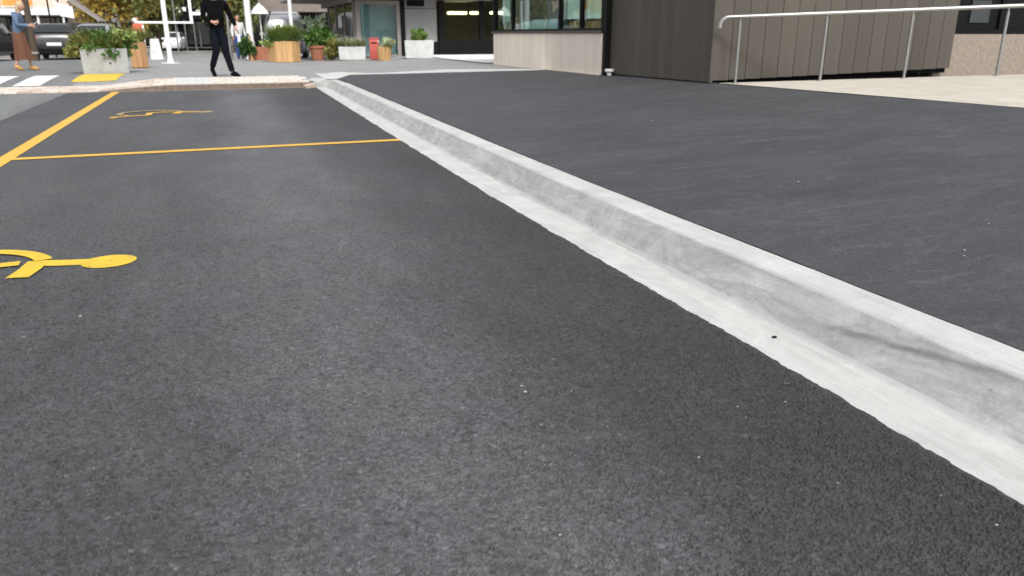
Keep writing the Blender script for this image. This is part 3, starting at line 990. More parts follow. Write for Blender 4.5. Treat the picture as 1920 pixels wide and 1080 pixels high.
# ---------------------------------------------------------------- shop behind the planters
shop = thing('glazed_shop', 'grey glazed shop with black double doors behind the planters', 'building', (0, 0, 0))
YW = 29.0
part('corner_post', M['black'], shop, (6.46, 6.62, YW - 0.03, YW + 0.2, 0.2, 3.6))
part('grey_panel', M['grey_wall'], shop, (6.625, 7.80, YW, YW + 0.15, 0.80, 1.93))
part('grey_panel', M['grey_wall'], shop, (6.625, 7.80, YW + 0.02, YW + 0.15, 1.95, 3.6))
part('louvre', M['black'], shop, (6.72, 7.35, YW - 0.02, YW + 0.018, 2.02, 2.6))
part('black_plinth', M['black'], shop, (6.625, 7.86, YW - 0.02, YW + 0.15, 0.2, 0.795))
door = part('door', M['black'], shop, (7.87, 8.06, YW - 0.06, YW + 0.1, 0.3, 3.6), (9.44, 9.60, YW - 0.05, YW + 0.1, 0.84, 3.6), (8.06, 11.2, YW - 0.05, YW + 0.1, 0.3, 0.835), (11.0, 11.2, YW - 0.05, YW + 0.1, 0.84, 3.6))
part('pane', M['glass'], door, (8.065, 9.435, YW, YW + 0.01, 0.84, 3.6))
part('pane', M['glass'], door, (9.605, 10.995, YW, YW + 0.01, 0.84, 3.6))
part('room', M['interior'], shop, (6.7, 12.6, 35.0, 35.1, 0.2, 3.6), (7.7, 7.8, 29.3, 35, 0.2, 3.6), (12.5, 12.6, 29.3, 35, 0.2, 3.6), (7.8, 12.5, 29.3, 35, 0.2, 0.3), (7.8, 12.5, 29.3, 35, 2.9, 3.0))
for x0, x1, y in ((9.0, 9.75, 31.5), (9.85, 10.35, 31.2), (10.5, 11.3, 30.6)):
    o = MB().bevbox(x0, x1, y, y + 0.35, 1.82, 1.93, 0.03).build('ceiling_lamp', M['warm_lamp'], shop, True)
# big frosted pane facing the street and receding side windows
part('window_frame', M['soffit'], shop, (4.86, 5.02, YW, YW + 0.12, 0.25, 2.2), (6.32, 6.455, YW, YW + 0.12, 0.25, 2.2), (5.02, 6.32, YW, YW + 0.12, 0.25, 0.36), (5.02, 6.32, YW, YW + 0.12, 2.06, 2.2))
part('frosted_pane', M['glass_teal'], shop, (5.02, 6.32, YW + 0.05, YW + 0.06, 0.36, 2.06))
part('window_blind', M['teal_sheet'], shop, (4.95, 6.45, YW + 0.35, YW + 0.37, 0.25, 2.2))
part('base_board', M['black'], shop, (4.86, 6.455, YW - 0.02, YW - 0.003, 0.2, 0.30))
for y0, y1 in ((29.14, 29.30), (31.2, 31.32), (33.4, 33.52), (35.6, 35.8)):
    part('side_frame', M['soffit'], shop, (4.80, 4.86, y0, y1, 0.2, 2.2))
for y0, y1 in ((29.31, 31.19), (31.33, 33.39), (33.53, 35.59)):
    part('side_pane', M['carglass'], shop, (4.83, 4.84, y0, y1, 0.2, 2.2))
part('poster', M['white'], shop, (4.795, 4.815, 31.9, 32.8, 1.3, 1.75))
part('wall_core', M['dark'], shop, (4.9, 6.6, 29.6, 36.0, 0.1, 2.25))
ver = part('veranda', M['soffit'], shop, (2.9, 9.9, 28.1, 36.2, 2.30, 2.36))
part('fascia', M['black'], ver, (2.85, 9.9, 28.0, 28.095, 2.24, 2.75))
part('roof', M['roofgrey'], shop, (4.7, 12.6, 28.6, 36.2, 3.62, 3.8))
part('beam', M['soffit'], shop, (4.60, 4.79, 29.0, 36.2, 2.12, 2.295), (4.8, 9.9, 28.7, 28.95, 2.24, 2.297))

# ---------------------------------------------------------------- vegetation builders
def blades(seed, n, spread, h, lean, w, base_r=None, z0=0.0):
    r_ = random.Random(seed)
    vv, ff = [], []
    for i in range(n):
        a = r_.uniform(0, 2 * math.pi)
        rad = math.sqrt(r_.random())
        bx_, by_ = spread[0] * rad * math.cos(a), spread[1] * rad * math.sin(a)
        hh = h * r_.uniform(0.55, 1.1)
        la = a + r_.uniform(-0.9, 0.9)
        ln = lean * r_.uniform(0.3, 1.2)
        d = Vector((math.cos(la), math.sin(la), 0)); s = Vector((-d.y, d.x, 0))
        k0 = len(vv)
        for t in (0, .35, .7, 1.0):
            c = Vector((bx_, by_, z0)) + d * ln * t * t + Vector((0, 0, hh * (t - 0.32 * t * t * ln / max(h, .01))))
            ww = w * (1 - t) ** 0.6 * r_.uniform(.8, 1.2) + 0.001
            vv += [c + s * ww, c - s * ww]
        for t in range(3):
            ff.append((k0 + 2 * t, k0 + 2 * t + 1, k0 + 2 * t + 3, k0 + 2 * t + 2))
    return MB().add(vv, ff)

def leaves(seed, n, c, r, size, flat=0.0, shell=0.35, droop=0.3):
    r_ = random.Random(seed)
    vv, ff = [], []
    clumps = [(Vector((r_.gauss(0, 1), r_.gauss(0, 1), r_.gauss(0, 1))).normalized() * r_.uniform(shell, 1.0)) for _ in range(max(6, n // 45))]
    for i in range(n):
        cl = r_.choice(clumps)
        q = cl + Vector((r_.gauss(0, .17), r_.gauss(0, .17), r_.gauss(0, .15)))
        p_ = Vector((c[0] + q.x * r[0], c[1] + q.y * r[1], c[2] + q.z * r[2]))
        d = Vector((r_.gauss(0, 1), r_.gauss(0, 1), r_.gauss(0, 1) * (1 - flat) - droop)).normalized()
        s = d.orthogonal().normalized()
        s.rotate(Matrix.Rotation(r_.uniform(0, 6.28), 3, d))
        L_ = size * r_.uniform(.6, 1.3); W_ = L_ * r_.uniform(.28, .45)
        k0 = len(vv)
        nrm = d.cross(s) * L_ * 0.12
        vv += [p_, p_ + d * L_ * .45 + s * W_ + nrm, p_ + d * L_, p_ + d * L_ * .45 - s * W_ + nrm]
        ff.append((k0, k0 + 1, k0 + 2, k0 + 3))
    return MB().add(vv, ff)

def raw(mb, name, m, parent=None):
    me = bpy.data.meshes.new(name)
    me.from_pydata(mb.v, [], mb.f)
    me.materials.append(m)
    return link(bpy.data.objects.new(name, me), parent)

def hollow_box(w, d, h, t, taper=0.0):
    b = MB()
    x0, y0 = w / 2, d / 2
    xb, yb = x0 * (1 - taper), y0 * (1 - taper)
    o = [(-x0, -y0), (x0, -y0), (x0, y0), (-x0, y0)]
    ob = [(-xb, -yb), (xb, -yb), (xb, yb), (-xb, yb)]
    i_ = [(-x0 + t, -y0 + t), (x0 - t, -y0 + t), (x0 - t, y0 - t), (-x0 + t, y0 - t)]
    b.loft([[(x, y, 0) for x, y in ob], [(x, y, h) for x, y in o], [(x, y, h) for x, y in i_], [(x, y, h - 0.12) for x, y in i_]])
    return b

# concrete cube planter
z0 = plaza_z(-2.42, 21.2)
pl = thing('concrete_planter', 'square grey concrete planter overflowing with grasses beside the yellow tactile paving', 'planter', (-2.42, 21.32, z0), R(6.5))
pot = hollow_box(0.98, 0.98, 0.56, 0.05, 0.02).build('pot', M['grey_conc'], pl)
bv = pot.modifiers.new('bevel', 'BEVEL'); bv.width = 0.012; bv.segments = 2
for x, z in ((0.27, 0.43), (0.10, 0.24)):
    q = MB().tube([(x, -0.495, z), (x, -0.475, z)], 0.022, 12).build('bolt_hole', M['dark'], pl); q.location = (0, 0, 0)
part('soil', M['soil'], pl, (-0.44, 0.44, -0.44, 0.44, 0.2, 0.47))
raw(blades(1, 900, (0.5, 0.42), 0.62, 0.42, 0.009, z0=0.44), 'grass', M['leaf_olive'], pl)
raw(leaves(2, 900, (0.10, -0.12, 0.66), (0.52, 0.45, 0.27), 0.14), 'foliage', M['leaf_deep'], pl)
raw(leaves(3, 500, (-0.55, -0.1, 0.60), (0.30, 0.4, 0.22), 0.12), 'olive_foliage', M['leaf_olive'], pl)
raw(blades(4, 300, (0.48, 0.3), 0.5, 0.5, 0.012, z0=0.44), 'lime_grass', M['leaf_lime'], pl)
raw(leaves(31, 420, (0.42, 0.05, 0.74), (0.34, 0.4, 0.24), 0.11), 'lime_foliage', M['leaf_lime'], pl)
raw(leaves(5, 220, (-0.12, -0.42, 0.56), (0.34, 0.14, 0.16), 0.10), 'trailing_leaves', M['leaf_green'], pl)

# slim wooden planter
z0 = plaza_z(-1.9, 24)
pw = thing('wooden_planter', 'slim tall wooden planter with grasses behind the concrete planter', 'planter', (-1.90, 24.2, z0), R(5))
for k in range(3):
    MB().box(-0.21 + 0.14 * k + 0.003, -0.21 + 0.14 * (k + 1) - 0.003, -0.21, -0.185, 0.02, 0.68).build('plank', M['wood_d'], pw)
    MB().box(0.185, 0.21, -0.182 + 0.122 * k + 0.003, -0.182 + 0.122 * (k + 1) - 0.003, 0.02, 0.68).build('plank', M['wood_d'], pw)
part('core', M['soil'], pw, (-0.208, 0.182, -0.183, 0.21, 0.0, 0.64))
raw(blades(6, 420, (0.17, 0.17), 0.52, 0.36, 0.009, z0=0.62), 'grass', M['leaf_olive'], pw)
raw(blades(7, 160, (0.17, 0.17), 0.42, 0.3, 0.010, z0=0.62), 'lime_grass', M['leaf_lime'], pw)

# faceted wooden planter
z0 = plaza_z(2.2, 27.6)
hx = thing('faceted_planter', 'light timber hexagonal planter with green grasses in front of the veranda', 'planter', (2.24, 27.95, z0), R(-4))
ang = [R(-90 - 38 + 0), R(-90 + 38)]
hexp = [(0.52 * math.cos(R(60 * k + 0)), 0.46 * math.sin(R(60 * k + 0))) for k in range(6)]
for k in range(6):
    a = Vector(hexp[k]); c = Vector(hexp[(k + 1) % 6])
    for j in range(3):
        p0 = a + (c - a) * (j / 3 + 0.006); p1 = a + (c - a) * ((j + 1) / 3 - 0.006)
        inw = Vector((-(c - a).y, (c - a).x)).normalized() * 0.03
        MB().prism([tuple(p0), tuple(p1), tuple(p1 + inw), tuple(p0 + inw)], 0.01, 0.66).build('plank', M['wood'], hx)
MB().prism([(x * .93, y * .93) for x, y in hexp], 0.0, 0.60).build('soil', M['soil'], hx)
raw(blades(8, 800, (0.42, 0.36), 0.66, 0.42, 0.011, z0=0.58), 'grass', M['leaf_green'], hx)
raw(leaves(32, 260, (-0.1, -0.05, 0.95), (0.42, 0.35, 0.22), 0.11), 'lime_foliage', M['leaf_lime'], hx)
raw(blades(9, 420, (0.42, 0.36), 0.78, 0.5, 0.009, z0=0.58), 'olive_grass', M['leaf_olive'], hx)
raw(leaves(10, 420, (0.15, -0.1, 0.78), (0.5, 0.4, 0.2), 0.12), 'foliage', M['leaf_deep'], hx)
raw(leaves(11, 120, (-0.52, -0.2, 0.62), (0.2, 0.2, 0.12), 0.12), 'trailing_leaves', M['leaf_lime'], hx)

# terracotta trough with shrub
z0 = plaza_z(1.3, 30)
tt = thing('terracotta_trough', 'red terracotta trough with a dark bushy shrub left of the hexagonal planter', 'planter', (1.62, 30.3, z0), R(0))
hollow_box(0.9, 0.5, 0.46, 0.04, 0.05).build('pot', M['terra'], tt)
part('soil', M['soil'], tt, (-0.38, 0.38, -0.19, 0.19, 0.1, 0.40))
MB().tube([(-0.33, -0.31, 0.0), (-0.36, -0.29, 0.85)], [0.06, 0.02], 8).build('stake', M['wood'], tt)
raw(leaves(12, 1300, (-0.50, -0.25, 0.46), (0.28, 0.30, 0.42), 0.11), 'foliage', M['leaf_deep'], tt)

# terracotta pot with tall broad leaves
z0 = plaza_z(3.5, 29.4)
tp2 = thing('terracotta_pot', 'terracotta pot with tall broad-leaved green plant beside the white planter', 'planter', (3.45, 29.0, z0))
MB().lathe([(0.20, 0), (0.27, 0.40), (0.30, 0.41), (0.30, 0.50), (0.26, 0.50), (0.25, 0.42)], 22).build('pot', M['terra'], tp2, True)
raw(leaves(13, 460, (0.0, 0.0, 0.82), (0.48, 0.42, 0.36), 0.24), 'foliage', M['leaf_green'], tp2)
raw(leaves(14, 150, (0.05, 0.0, 1.18), (0.42, 0.35, 0.26), 0.24), 'pale_foliage', M['leaf_grey'], tp2)
for k in range(5):
    MB().tube([(0.05 * math.cos(k * 1.3), 0.05 * math.sin(k * 1.3), 0.4), (0.22 * math.cos(k * 1.3), 0.22 * math.sin(k * 1.3), 1.15)], [0.013, 0.007], 6).build('stem', M['leaf_green'], tp2)

# olive bush on the ground
bu = thing('olive_bush', 'loose olive bush on the ground between terracotta pot and white planter', 'shrub', (3.86, 28.2, plaza_z(3.86, 28.2)))
raw(leaves(15, 900, (0, 0, 0.36), (0.30, 0.28, 0.33), 0.11), 'foliage', M['leaf_olive'], bu)
for k in range(4):
    MB().tube([(0.04 * k - .06, 0, 0), (0.11 * k - .17, 0.05, 0.45)], [0.012, 0.006], 6).build('stem', M['bark'], bu)

# white round-cornered trough
z0 = plaza_z(4.5, 27.6)
wp = thing('white_trough', 'low white concrete trough with yellow-green grasses beside the red box', 'planter', (4.46, 27.75, z0), R(-8))
q = hollow_box(0.90, 0.5, 0.43, 0.04, 0.03).build('pot', M['white_conc'], wp)
bv = q.modifiers.new('bevel', 'BEVEL'); bv.width = 0.02; bv.segments = 3
part('soil', M['soil'], wp, (-0.39, 0.39, -0.19, 0.19, 0.1, 0.38))
raw(blades(16, 700, (0.40, 0.2), 0.36, 0.26, 0.010, z0=0.36), 'grass', M['leaf_olive'], wp)
raw(blades(17, 350, (0.42, 0.2), 0.46, 0.34, 0.010, z0=0.36), 'pale_grass', M['leaf_pale'], wp)

# red box
z0 = plaza_z(5.0, 26.4)
rb = thing('red_box', 'red upright street box beside the small wooden tub', 'box', (5.0, 26.55, z0), R(-10))
MB().bevbox(-0.15, 0.15, -0.12, 0.12, 0.02, 0.66, 0.02).build('cabinet', M['red'], rb, True)
MB().bevbox(-0.165, 0.165, -0.135, 0.135, 0.662, 0.70, 0.012).build('lid', M['red'], rb, True)
part('slot', M['dark'], rb, (-0.10, 0.10, -0.128, -0.118, 0.52, 0.56))
# small wooden tub
z0 = plaza_z(5.2, 25.7)
wt = thing('wooden_tub', 'small round timber tub with pale grey-green plant in front of the frosted window', 'planter', (5.17, 25.8, z0))
for k in range(12):
    a0, a1 = 2 * math.pi * (k + .03) / 12, 2 * math.pi * (k + .97) / 12
    MB().loft([[(r0 * math.cos(a0), r0 * math.sin(a0), z), (r0 * math.cos(a1), r0 * math.sin(a1), z), ((r0 - .03) * math.cos(a1), (r0 - .03) * math.sin(a1), z), ((r0 - .03) * math.cos(a0), (r0 - .03) * math.sin(a0), z)] for r0, z in ((0.20, 0.0), (0.245, 0.41))]).build('stave', M['wood'], wt)
MB().lathe([(0.17, 0.01), (0.205, 0.36)], 16).build('soil', M['soil'], wt)
raw(leaves(18, 500, (0.12, 0, 0.56), (0.30, 0.25, 0.20), 0.09), 'foliage', M['leaf_pale'], wt)
raw(leaves(19, 200, (0.08, -0.1, 0.48), (0.25, 0.2, 0.14), 0.08), 'dark_foliage', M['leaf_olive'], wt)
# white square planter by the doors
z0 = plaza_z(6.4, 25.9)
wd = thing('white_planter', 'square white concrete planter with one round shrub beside the black doors', 'planter', (6.45, 26.3, z0), R(-13))
q = hollow_box(0.95, 0.8, 0.56, 0.05, 0.05).build('pot', M['white_conc'], wd)
bv = q.modifiers.new('bevel', 'BEVEL'); bv.width = 0.015; bv.segments = 2
part('soil', M['soil'], wd, (-0.41, 0.41, -0.33, 0.33, 0.1, 0.50))
raw(leaves(20, 900, (0.0, 0, 0.70), (0.30, 0.28, 0.22), 0.085), 'foliage', M['leaf_green'], wd)
raw(blades(21, 240, (0.2, 0.18), 0.42, 0.24, 0.008, z0=0.5), 'lime_shoots', M['leaf_lime'], wd)

# ---------------------------------------------------------------- trees
def tree(name, label, x, y, h, crown_c, crown_r, n, lm, bark, tr=0.12, size=0.22, seed=1, group=None, m2=None):
    zg = ground_z(x, y)
    t = thing(name, label, 'tree', (x, y, zg), 0, group)
    r_ = random.Random(seed)
    tk = MB().tube([(0, 0, 0), (0.05 * r_.uniform(-1, 1), 0.03, h * .35), (0.12 * r_.uniform(-1, 1), 0.1 * r_.uniform(-1, 1), h * .7), (0.1, 0, h)], [tr, tr * .8, tr * .55, tr * .2], 9).build('trunk', bark, t, True)
    for k in range(7):
        a = k * 0.9 + r_.uniform(-.3, .3)
        z1 = h * r_.uniform(.35, .8)
        L_ = crown_r[0] * r_.uniform(.6, .95)
        MB().tube([(0, 0, z1), (L_ * .5 * math.cos(a), L_ * .5 * math.sin(a), z1 + L_ * .35), (L_ * math.cos(a), L_ * math.sin(a), z1 + L_ * .55)], [tr * .4, tr * .25, tr * .08], 6).build('limb', bark, t, True)
    raw(leaves(seed, n, crown_c, crown_r, size, shell=.25), 'crown', lm, t)
    if m2:
        raw(leaves(seed + 50, n // 2, (crown_c[0] + .3, crown_c[1] - .4, crown_c[2]), crown_r, size, shell=.4), 'second_crown', m2, t)
    return t
tree('autumn_tree', 'golden autumn tree with pale trunk nearest the white marquee', -5.05, 47, 5.5, (0, 0, 3.9), (1.7, 1.7, 2.4), 4200, M['leaf_autumn'], M['birch'], .13, .26, 21, 'trees along the far street')
tree('autumn_tree', 'golden-green tree with slanting pale trunk behind the concrete planter', -4.35, 46, 5.5, (0.3, 0, 4.0), (1.6, 1.6, 2.5), 3800, M['leaf_autumn'], M['birch'], .11, .26, 22, 'trees along the far street', M['leaf_tree'])
tree('green_tree', 'dark green street tree left of the white sign frame', -2.9, 52, 6, (0, 0, 3.8), (1.5, 1.6, 2.6), 5200, M['leaf_tree'], M['bark'], .16, .26, 23, 'trees along the far street')
tree('green_tree', 'dark olive tree behind the walking person', 0.6, 56, 6, (0, 0, 3.8), (1.3, 1.4, 2.6), 4200, M['leaf_tree'], M['bark'], .16, .26, 24, 'trees along the far street', M['leaf_autumn'])
tree('green_tree', 'dark tree between the walking person and the tall white lamp post', 1.95, 50, 6, (0, 0, 3.9), (.85, 1.2, 2.6), 4200, M['leaf_tree'], M['bark'], .16, .26, 25, 'trees along the far street')

# ---------------------------------------------------------------- far shops
def far_shop(name, label, x0, x1, y, h, wall, fas, fz, posts, pm_, sign=None, opening=M['dark']):
    t = thing(name, label, 'building', (0, 0, 0))
    zg = ground_z(0, y)
    part('wall', wall, t, (x0, x1, y, y + 9, zg - .2, h))
    part('shopfront', opening, t, (x0 + .2, x1 - .2, y - 0.06, y - 0.005, zg + .12, fz - 0.05))
    n = max(2, int((x1 - x0) / 1.7))
    for k in range(n):
        a = x0 + .3 + (x1 - x0 - .6) * k / n; c = x0 + .3 + (x1 - x0 - .6) * (k + 1) / n
        w = part('window', pm_, t, (a, a + .05, y - .11, y - .065, zg + .2, fz - .1), (a, c, y - .11, y - .065, zg + .2, zg + .3), (c - .06, c, y - .11, y - .065, zg + .2, fz - .1))
        part('pane', M['carglass'], w, (a + .055, c - .065, y - .09, y - .075, zg + .5, fz - .12))
    v = part('veranda', pm_, t, (x0 - .2, x1 + .2, y - 2.6, y - .02, fz + .02, fz + .12))
    part('fascia', fas, v, (x0 - .25, x1 + .25, y - 2.68, y - 2.605, fz - .02, fz + .34))
    for px in posts:
        MB().tube([(px, y - 2.5, zg - .1), (px, y - 2.5, fz + .02)], 0.06, 10).build('post', pm_, t, True)
    return t
s1 = far_shop('peach_shop', 'peach shop with white veranda and orange sign behind the parked cars', -16, -7.0, 50, 5.2, M['peach'], M['white'], 2.02, (-13, -10.5, -8.15, -7.0), M['white'])
part('sign_board', M['orange_sign'], s1, (-9.55, -8.25, 47.2, 47.28, 2.42, 3.3))
part('sign_board', M['orange_sign'], s1, (-10.6, -9.62, 47.2, 47.28, 2.42, 3.3))
part('banner', M['blue_sign'], s1, (-10.5, -9.95, 47.0, 47.05, 1.55, 2.3))
s2 = far_shop('dark_glass_shop', 'black glazed shop with white sign marks behind the white frame', -4.6, 1.2, 74, 6, M['dark'], M['black'], 2.2, (-4.4, -1.9, -1.2, 0.9), M['steel_dull'])
for k, (x, w, h) in enumerate(((-3.6, .25, .5), (-3.15, .6, .22), (-2.4, .35, .55), (-1.95, .3, .3), (-0.9, 1.1, .22))):
    part('sign_mark', M['white'], s2, (x, x + w, 71.2, 71.3, 2.75 + .1 * (k % 2), 2.75 + .1 * (k % 2) + h))  # plain white marks just in front of the dark shop's fascia
s3 = far_shop('taupe_shop', 'taupe building behind the silver van and veranda posts', 1.5, 16, 58, 6.5, M['taupe'], M['taupe'], 2.5, (2.2, 5, 8), M['soffit'])
s4 = far_shop('white_shop', 'long pale shop far down the street behind the trees', -34, -5.0, 88, 5, M['white'], M['grey_wall'], 2.2, (-30, -20, -12, -6), M['white'])
s5 = far_shop('grey_hall', 'grey hall closing the end of the street', -5, 30, 100, 7, M['grey_wall'], M['white'], 2.4, (-4, 4, 12), M['white'])

# white marquee with sloping grey roof
mq = thing('marquee', 'white marquee with sloping roof beside the dark hatchback', 'marquee', (0, 0, 0))
zq = ground_z(0, 43)
vv = [(-7.0, 42, 3.1), (-6.2, 42, 2.75), (-4.75, 42, 1.62), (-4.75, 45, 1.62), (-6.2, 45, 2.75), (-7.0, 45, 3.1)]
MB().add(vv + [(x, y, z + .06) for x, y, z in vv], [(0, 1, 4, 5), (1, 2, 3, 4), (6, 11, 10, 7), (7, 10, 9, 8), (0, 6, 7, 1), (1, 7, 8, 2), (2, 8, 9, 3), (3, 9, 10, 4), (4, 10, 11, 5), (5, 11, 6, 0)]).build('roof', M['roofgrey'], mq)
MB().add([(-6.55, 41.96, 2.5), (-5.75, 41.96, 2.25), (-5.75, 41.96, 1.75), (-6.3, 41.96, 1.85), (-6.55, 41.99, 2.5), (-5.75, 41.99, 2.25), (-5.75, 41.99, 1.75), (-6.3, 41.99, 1.85)], [(0, 1, 2, 3), (7, 6, 5, 4), (0, 4, 5, 1), (1, 5, 6, 2), (2, 6, 7, 3), (3, 7, 4, 0)]).build('valance', M['white_cloth'], mq)
for x, y in ((-6.75, 42.1), (-4.9, 42.1), (-6.75, 44.9), (-4.9, 44.9)):
    MB().tube([(x, y, zq - .05), (x, y, 1.66 if x > -5 else 2.95)], .035, 8).build('pole', M['black'], mq)
part('back_wall', M['taupe'], mq, (-6.7, -4.8, 44.95, 44.99, zq, 1.6))

# white tubular sign frame, lamp posts
fr = thing('tubular_stand', 'white tubular frame on a single white post with base plate', 'frame', (-1.30, 28.1, plaza_z(-1.3, 28)))
zf = plaza_z(-1.3, 28)
MB().tube([(0, 0, 0.0), (0, 0, 3.0)], 0.075, 12).build('post', M['white'], fr, True)
MB().lathe([(0.30, 0.0), (0.30, 0.015), (0.10, 0.02), (0.09, 0.12), (0.08, 0.16)], 18).build('base_plate', M['white'], fr, True)
MB().box(-0.82, 0.82, -0.06, 0.0, 1.205, 1.27).build('lower_rail', M['white'], fr)
MB().box(0.73, 0.82, -0.06, 0.0, 1.275, 3.0).build('upright', M['white'], fr)
MB().box(0.822, 1.25, -0.05, 0.0, 1.46, 1.56).build('side_rail', M['white'], fr)
MB().tube([(-0.82, -0.03, 1.22), (-0.93, -0.03, 1.34)], 0.055, 8).build('end_stub', M['white'], fr)
MB().tube([(0.28, 0.05, 0.3), (0.28, 0.05, 3.0)], 0.022, 8).build('thin_rod', M['steel_dull'], fr)
MB().box(-0.70, -0.64, -0.05, -0.01, 0.85, 1.158).build('drop_bar', M['white'], fr)

lp = thing('lamp_post', 'tall thick white lamp post with flared foot left of the hexagonal planter', 'lamp post', (1.36, 31.6, plaza_z(1.4, 31)))
MB().lathe([(0.20, 0.0), (0.20, 0.28), (0.17, 0.42), (0.125, 0.7), (0.115, 1.4), (0.10, 4.8)], 18).build('column', M['white'], lp, True)
MB().tube([(0, 0, 4.75), (0.35, -0.2, 5.15), (0.9, -0.5, 5.25)], [.05, .045, .04], 10).build('arm', M['white'], lp, True)
MB().ellipsoid((1.0, -0.55, 5.22), (.26, .15, .08)).build('lantern', M['white'], lp, True)
vp = thing('veranda_post', 'plain white post rising behind the hexagonal planter', 'post', (2.63, 28.9, plaza_z(2.6, 28.9)))
MB().tube([(0, 0, 0), (0, 0, 2.10)], 0.065, 12).build('shaft', M['white'], vp, True)
MB().lathe([(0.11, 0.0), (0.11, 0.03), (0.07, 0.05)], 14).build('foot', M['white'], vp, True)
gp = thing('steel_pole', 'plain grey steel pole between walking person and lamp post', 'pole', (0.62, 31.0, plaza_z(.6, 31)))
MB().tube([(0, 0, 0), (0, 0, 4.2)], 0.055, 10).build('shaft', M['steel_dull'], gp, True)
MB().lathe([(0.10, 0.0), (0.10, 0.03), (0.06, 0.05)], 14).build('foot', M['steel_dull'], gp, True)
um = thing('umbrella', 'folded-out white canvas umbrella behind the lamp post', 'umbrella', (1.86, 33.0, ground_z(0, 33)))
MB().tube([(0, 0, 0), (0, 0, 2.12)], 0.025, 8).build('pole', M['white'], um, True)
MB().lathe([(0.36, 1.72), (0.30, 1.82), (0.17, 1.98), (0.02, 2.10)], 8, cap=False).build('canopy', M['white_cloth'], um)
MB().lathe([(0.22, 0), (0.22, .06), (.04, .1)], 14).build('base', M['steel_dull'], um, True)
bk = thing('street_trunk_pole', 'dark timber street pole behind the person in the brown skirt', 'pole', (-6.0, 33.2, ground_z(0, 33)))
MB().tube([(0, 0, -.05), (0, 0, 4.5)], [.11, .09], 10).build('shaft', M['bark'], bk, True)
part('collar', M['steel_dull'], bk, (-.12, .12, -.12, .12, .3, .38))
ab = thing('sign_board_stand', 'white sandwich board standing behind the slim wooden planter', 'sign board', (-2.20, 36.5, ground_z(0, 36.5)), R(8))
ab.scale = (.75, .75, .85)
MB().add([(-.32, -.28, 0), (.32, -.28, 0), (.22, -.02, .95), (-.22, -.02, .95), (-.32, -.25, 0), (.32, -.25, 0), (.22, .0, .95), (-.22, .0, .95)], [(0, 1, 2, 3), (7, 6, 5, 4), (0, 4, 5, 1), (1, 5, 6, 2), (2, 6, 7, 3), (3, 7, 4, 0)]).build('front_panel', M['white_conc'], ab)
MB().add([(-.32, .28, 0), (.32, .28, 0), (.22, .02, .95), (-.22, .02, .95), (-.32, .31, 0), (.32, .31, 0), (.22, .05, .95), (-.22, .05, .95)], [(0, 1, 2, 3), (7, 6, 5, 4), (0, 4, 5, 1), (1, 5, 6, 2), (2, 6, 7, 3), (3, 7, 4, 0)]).build('back_panel', M['white'], ab)

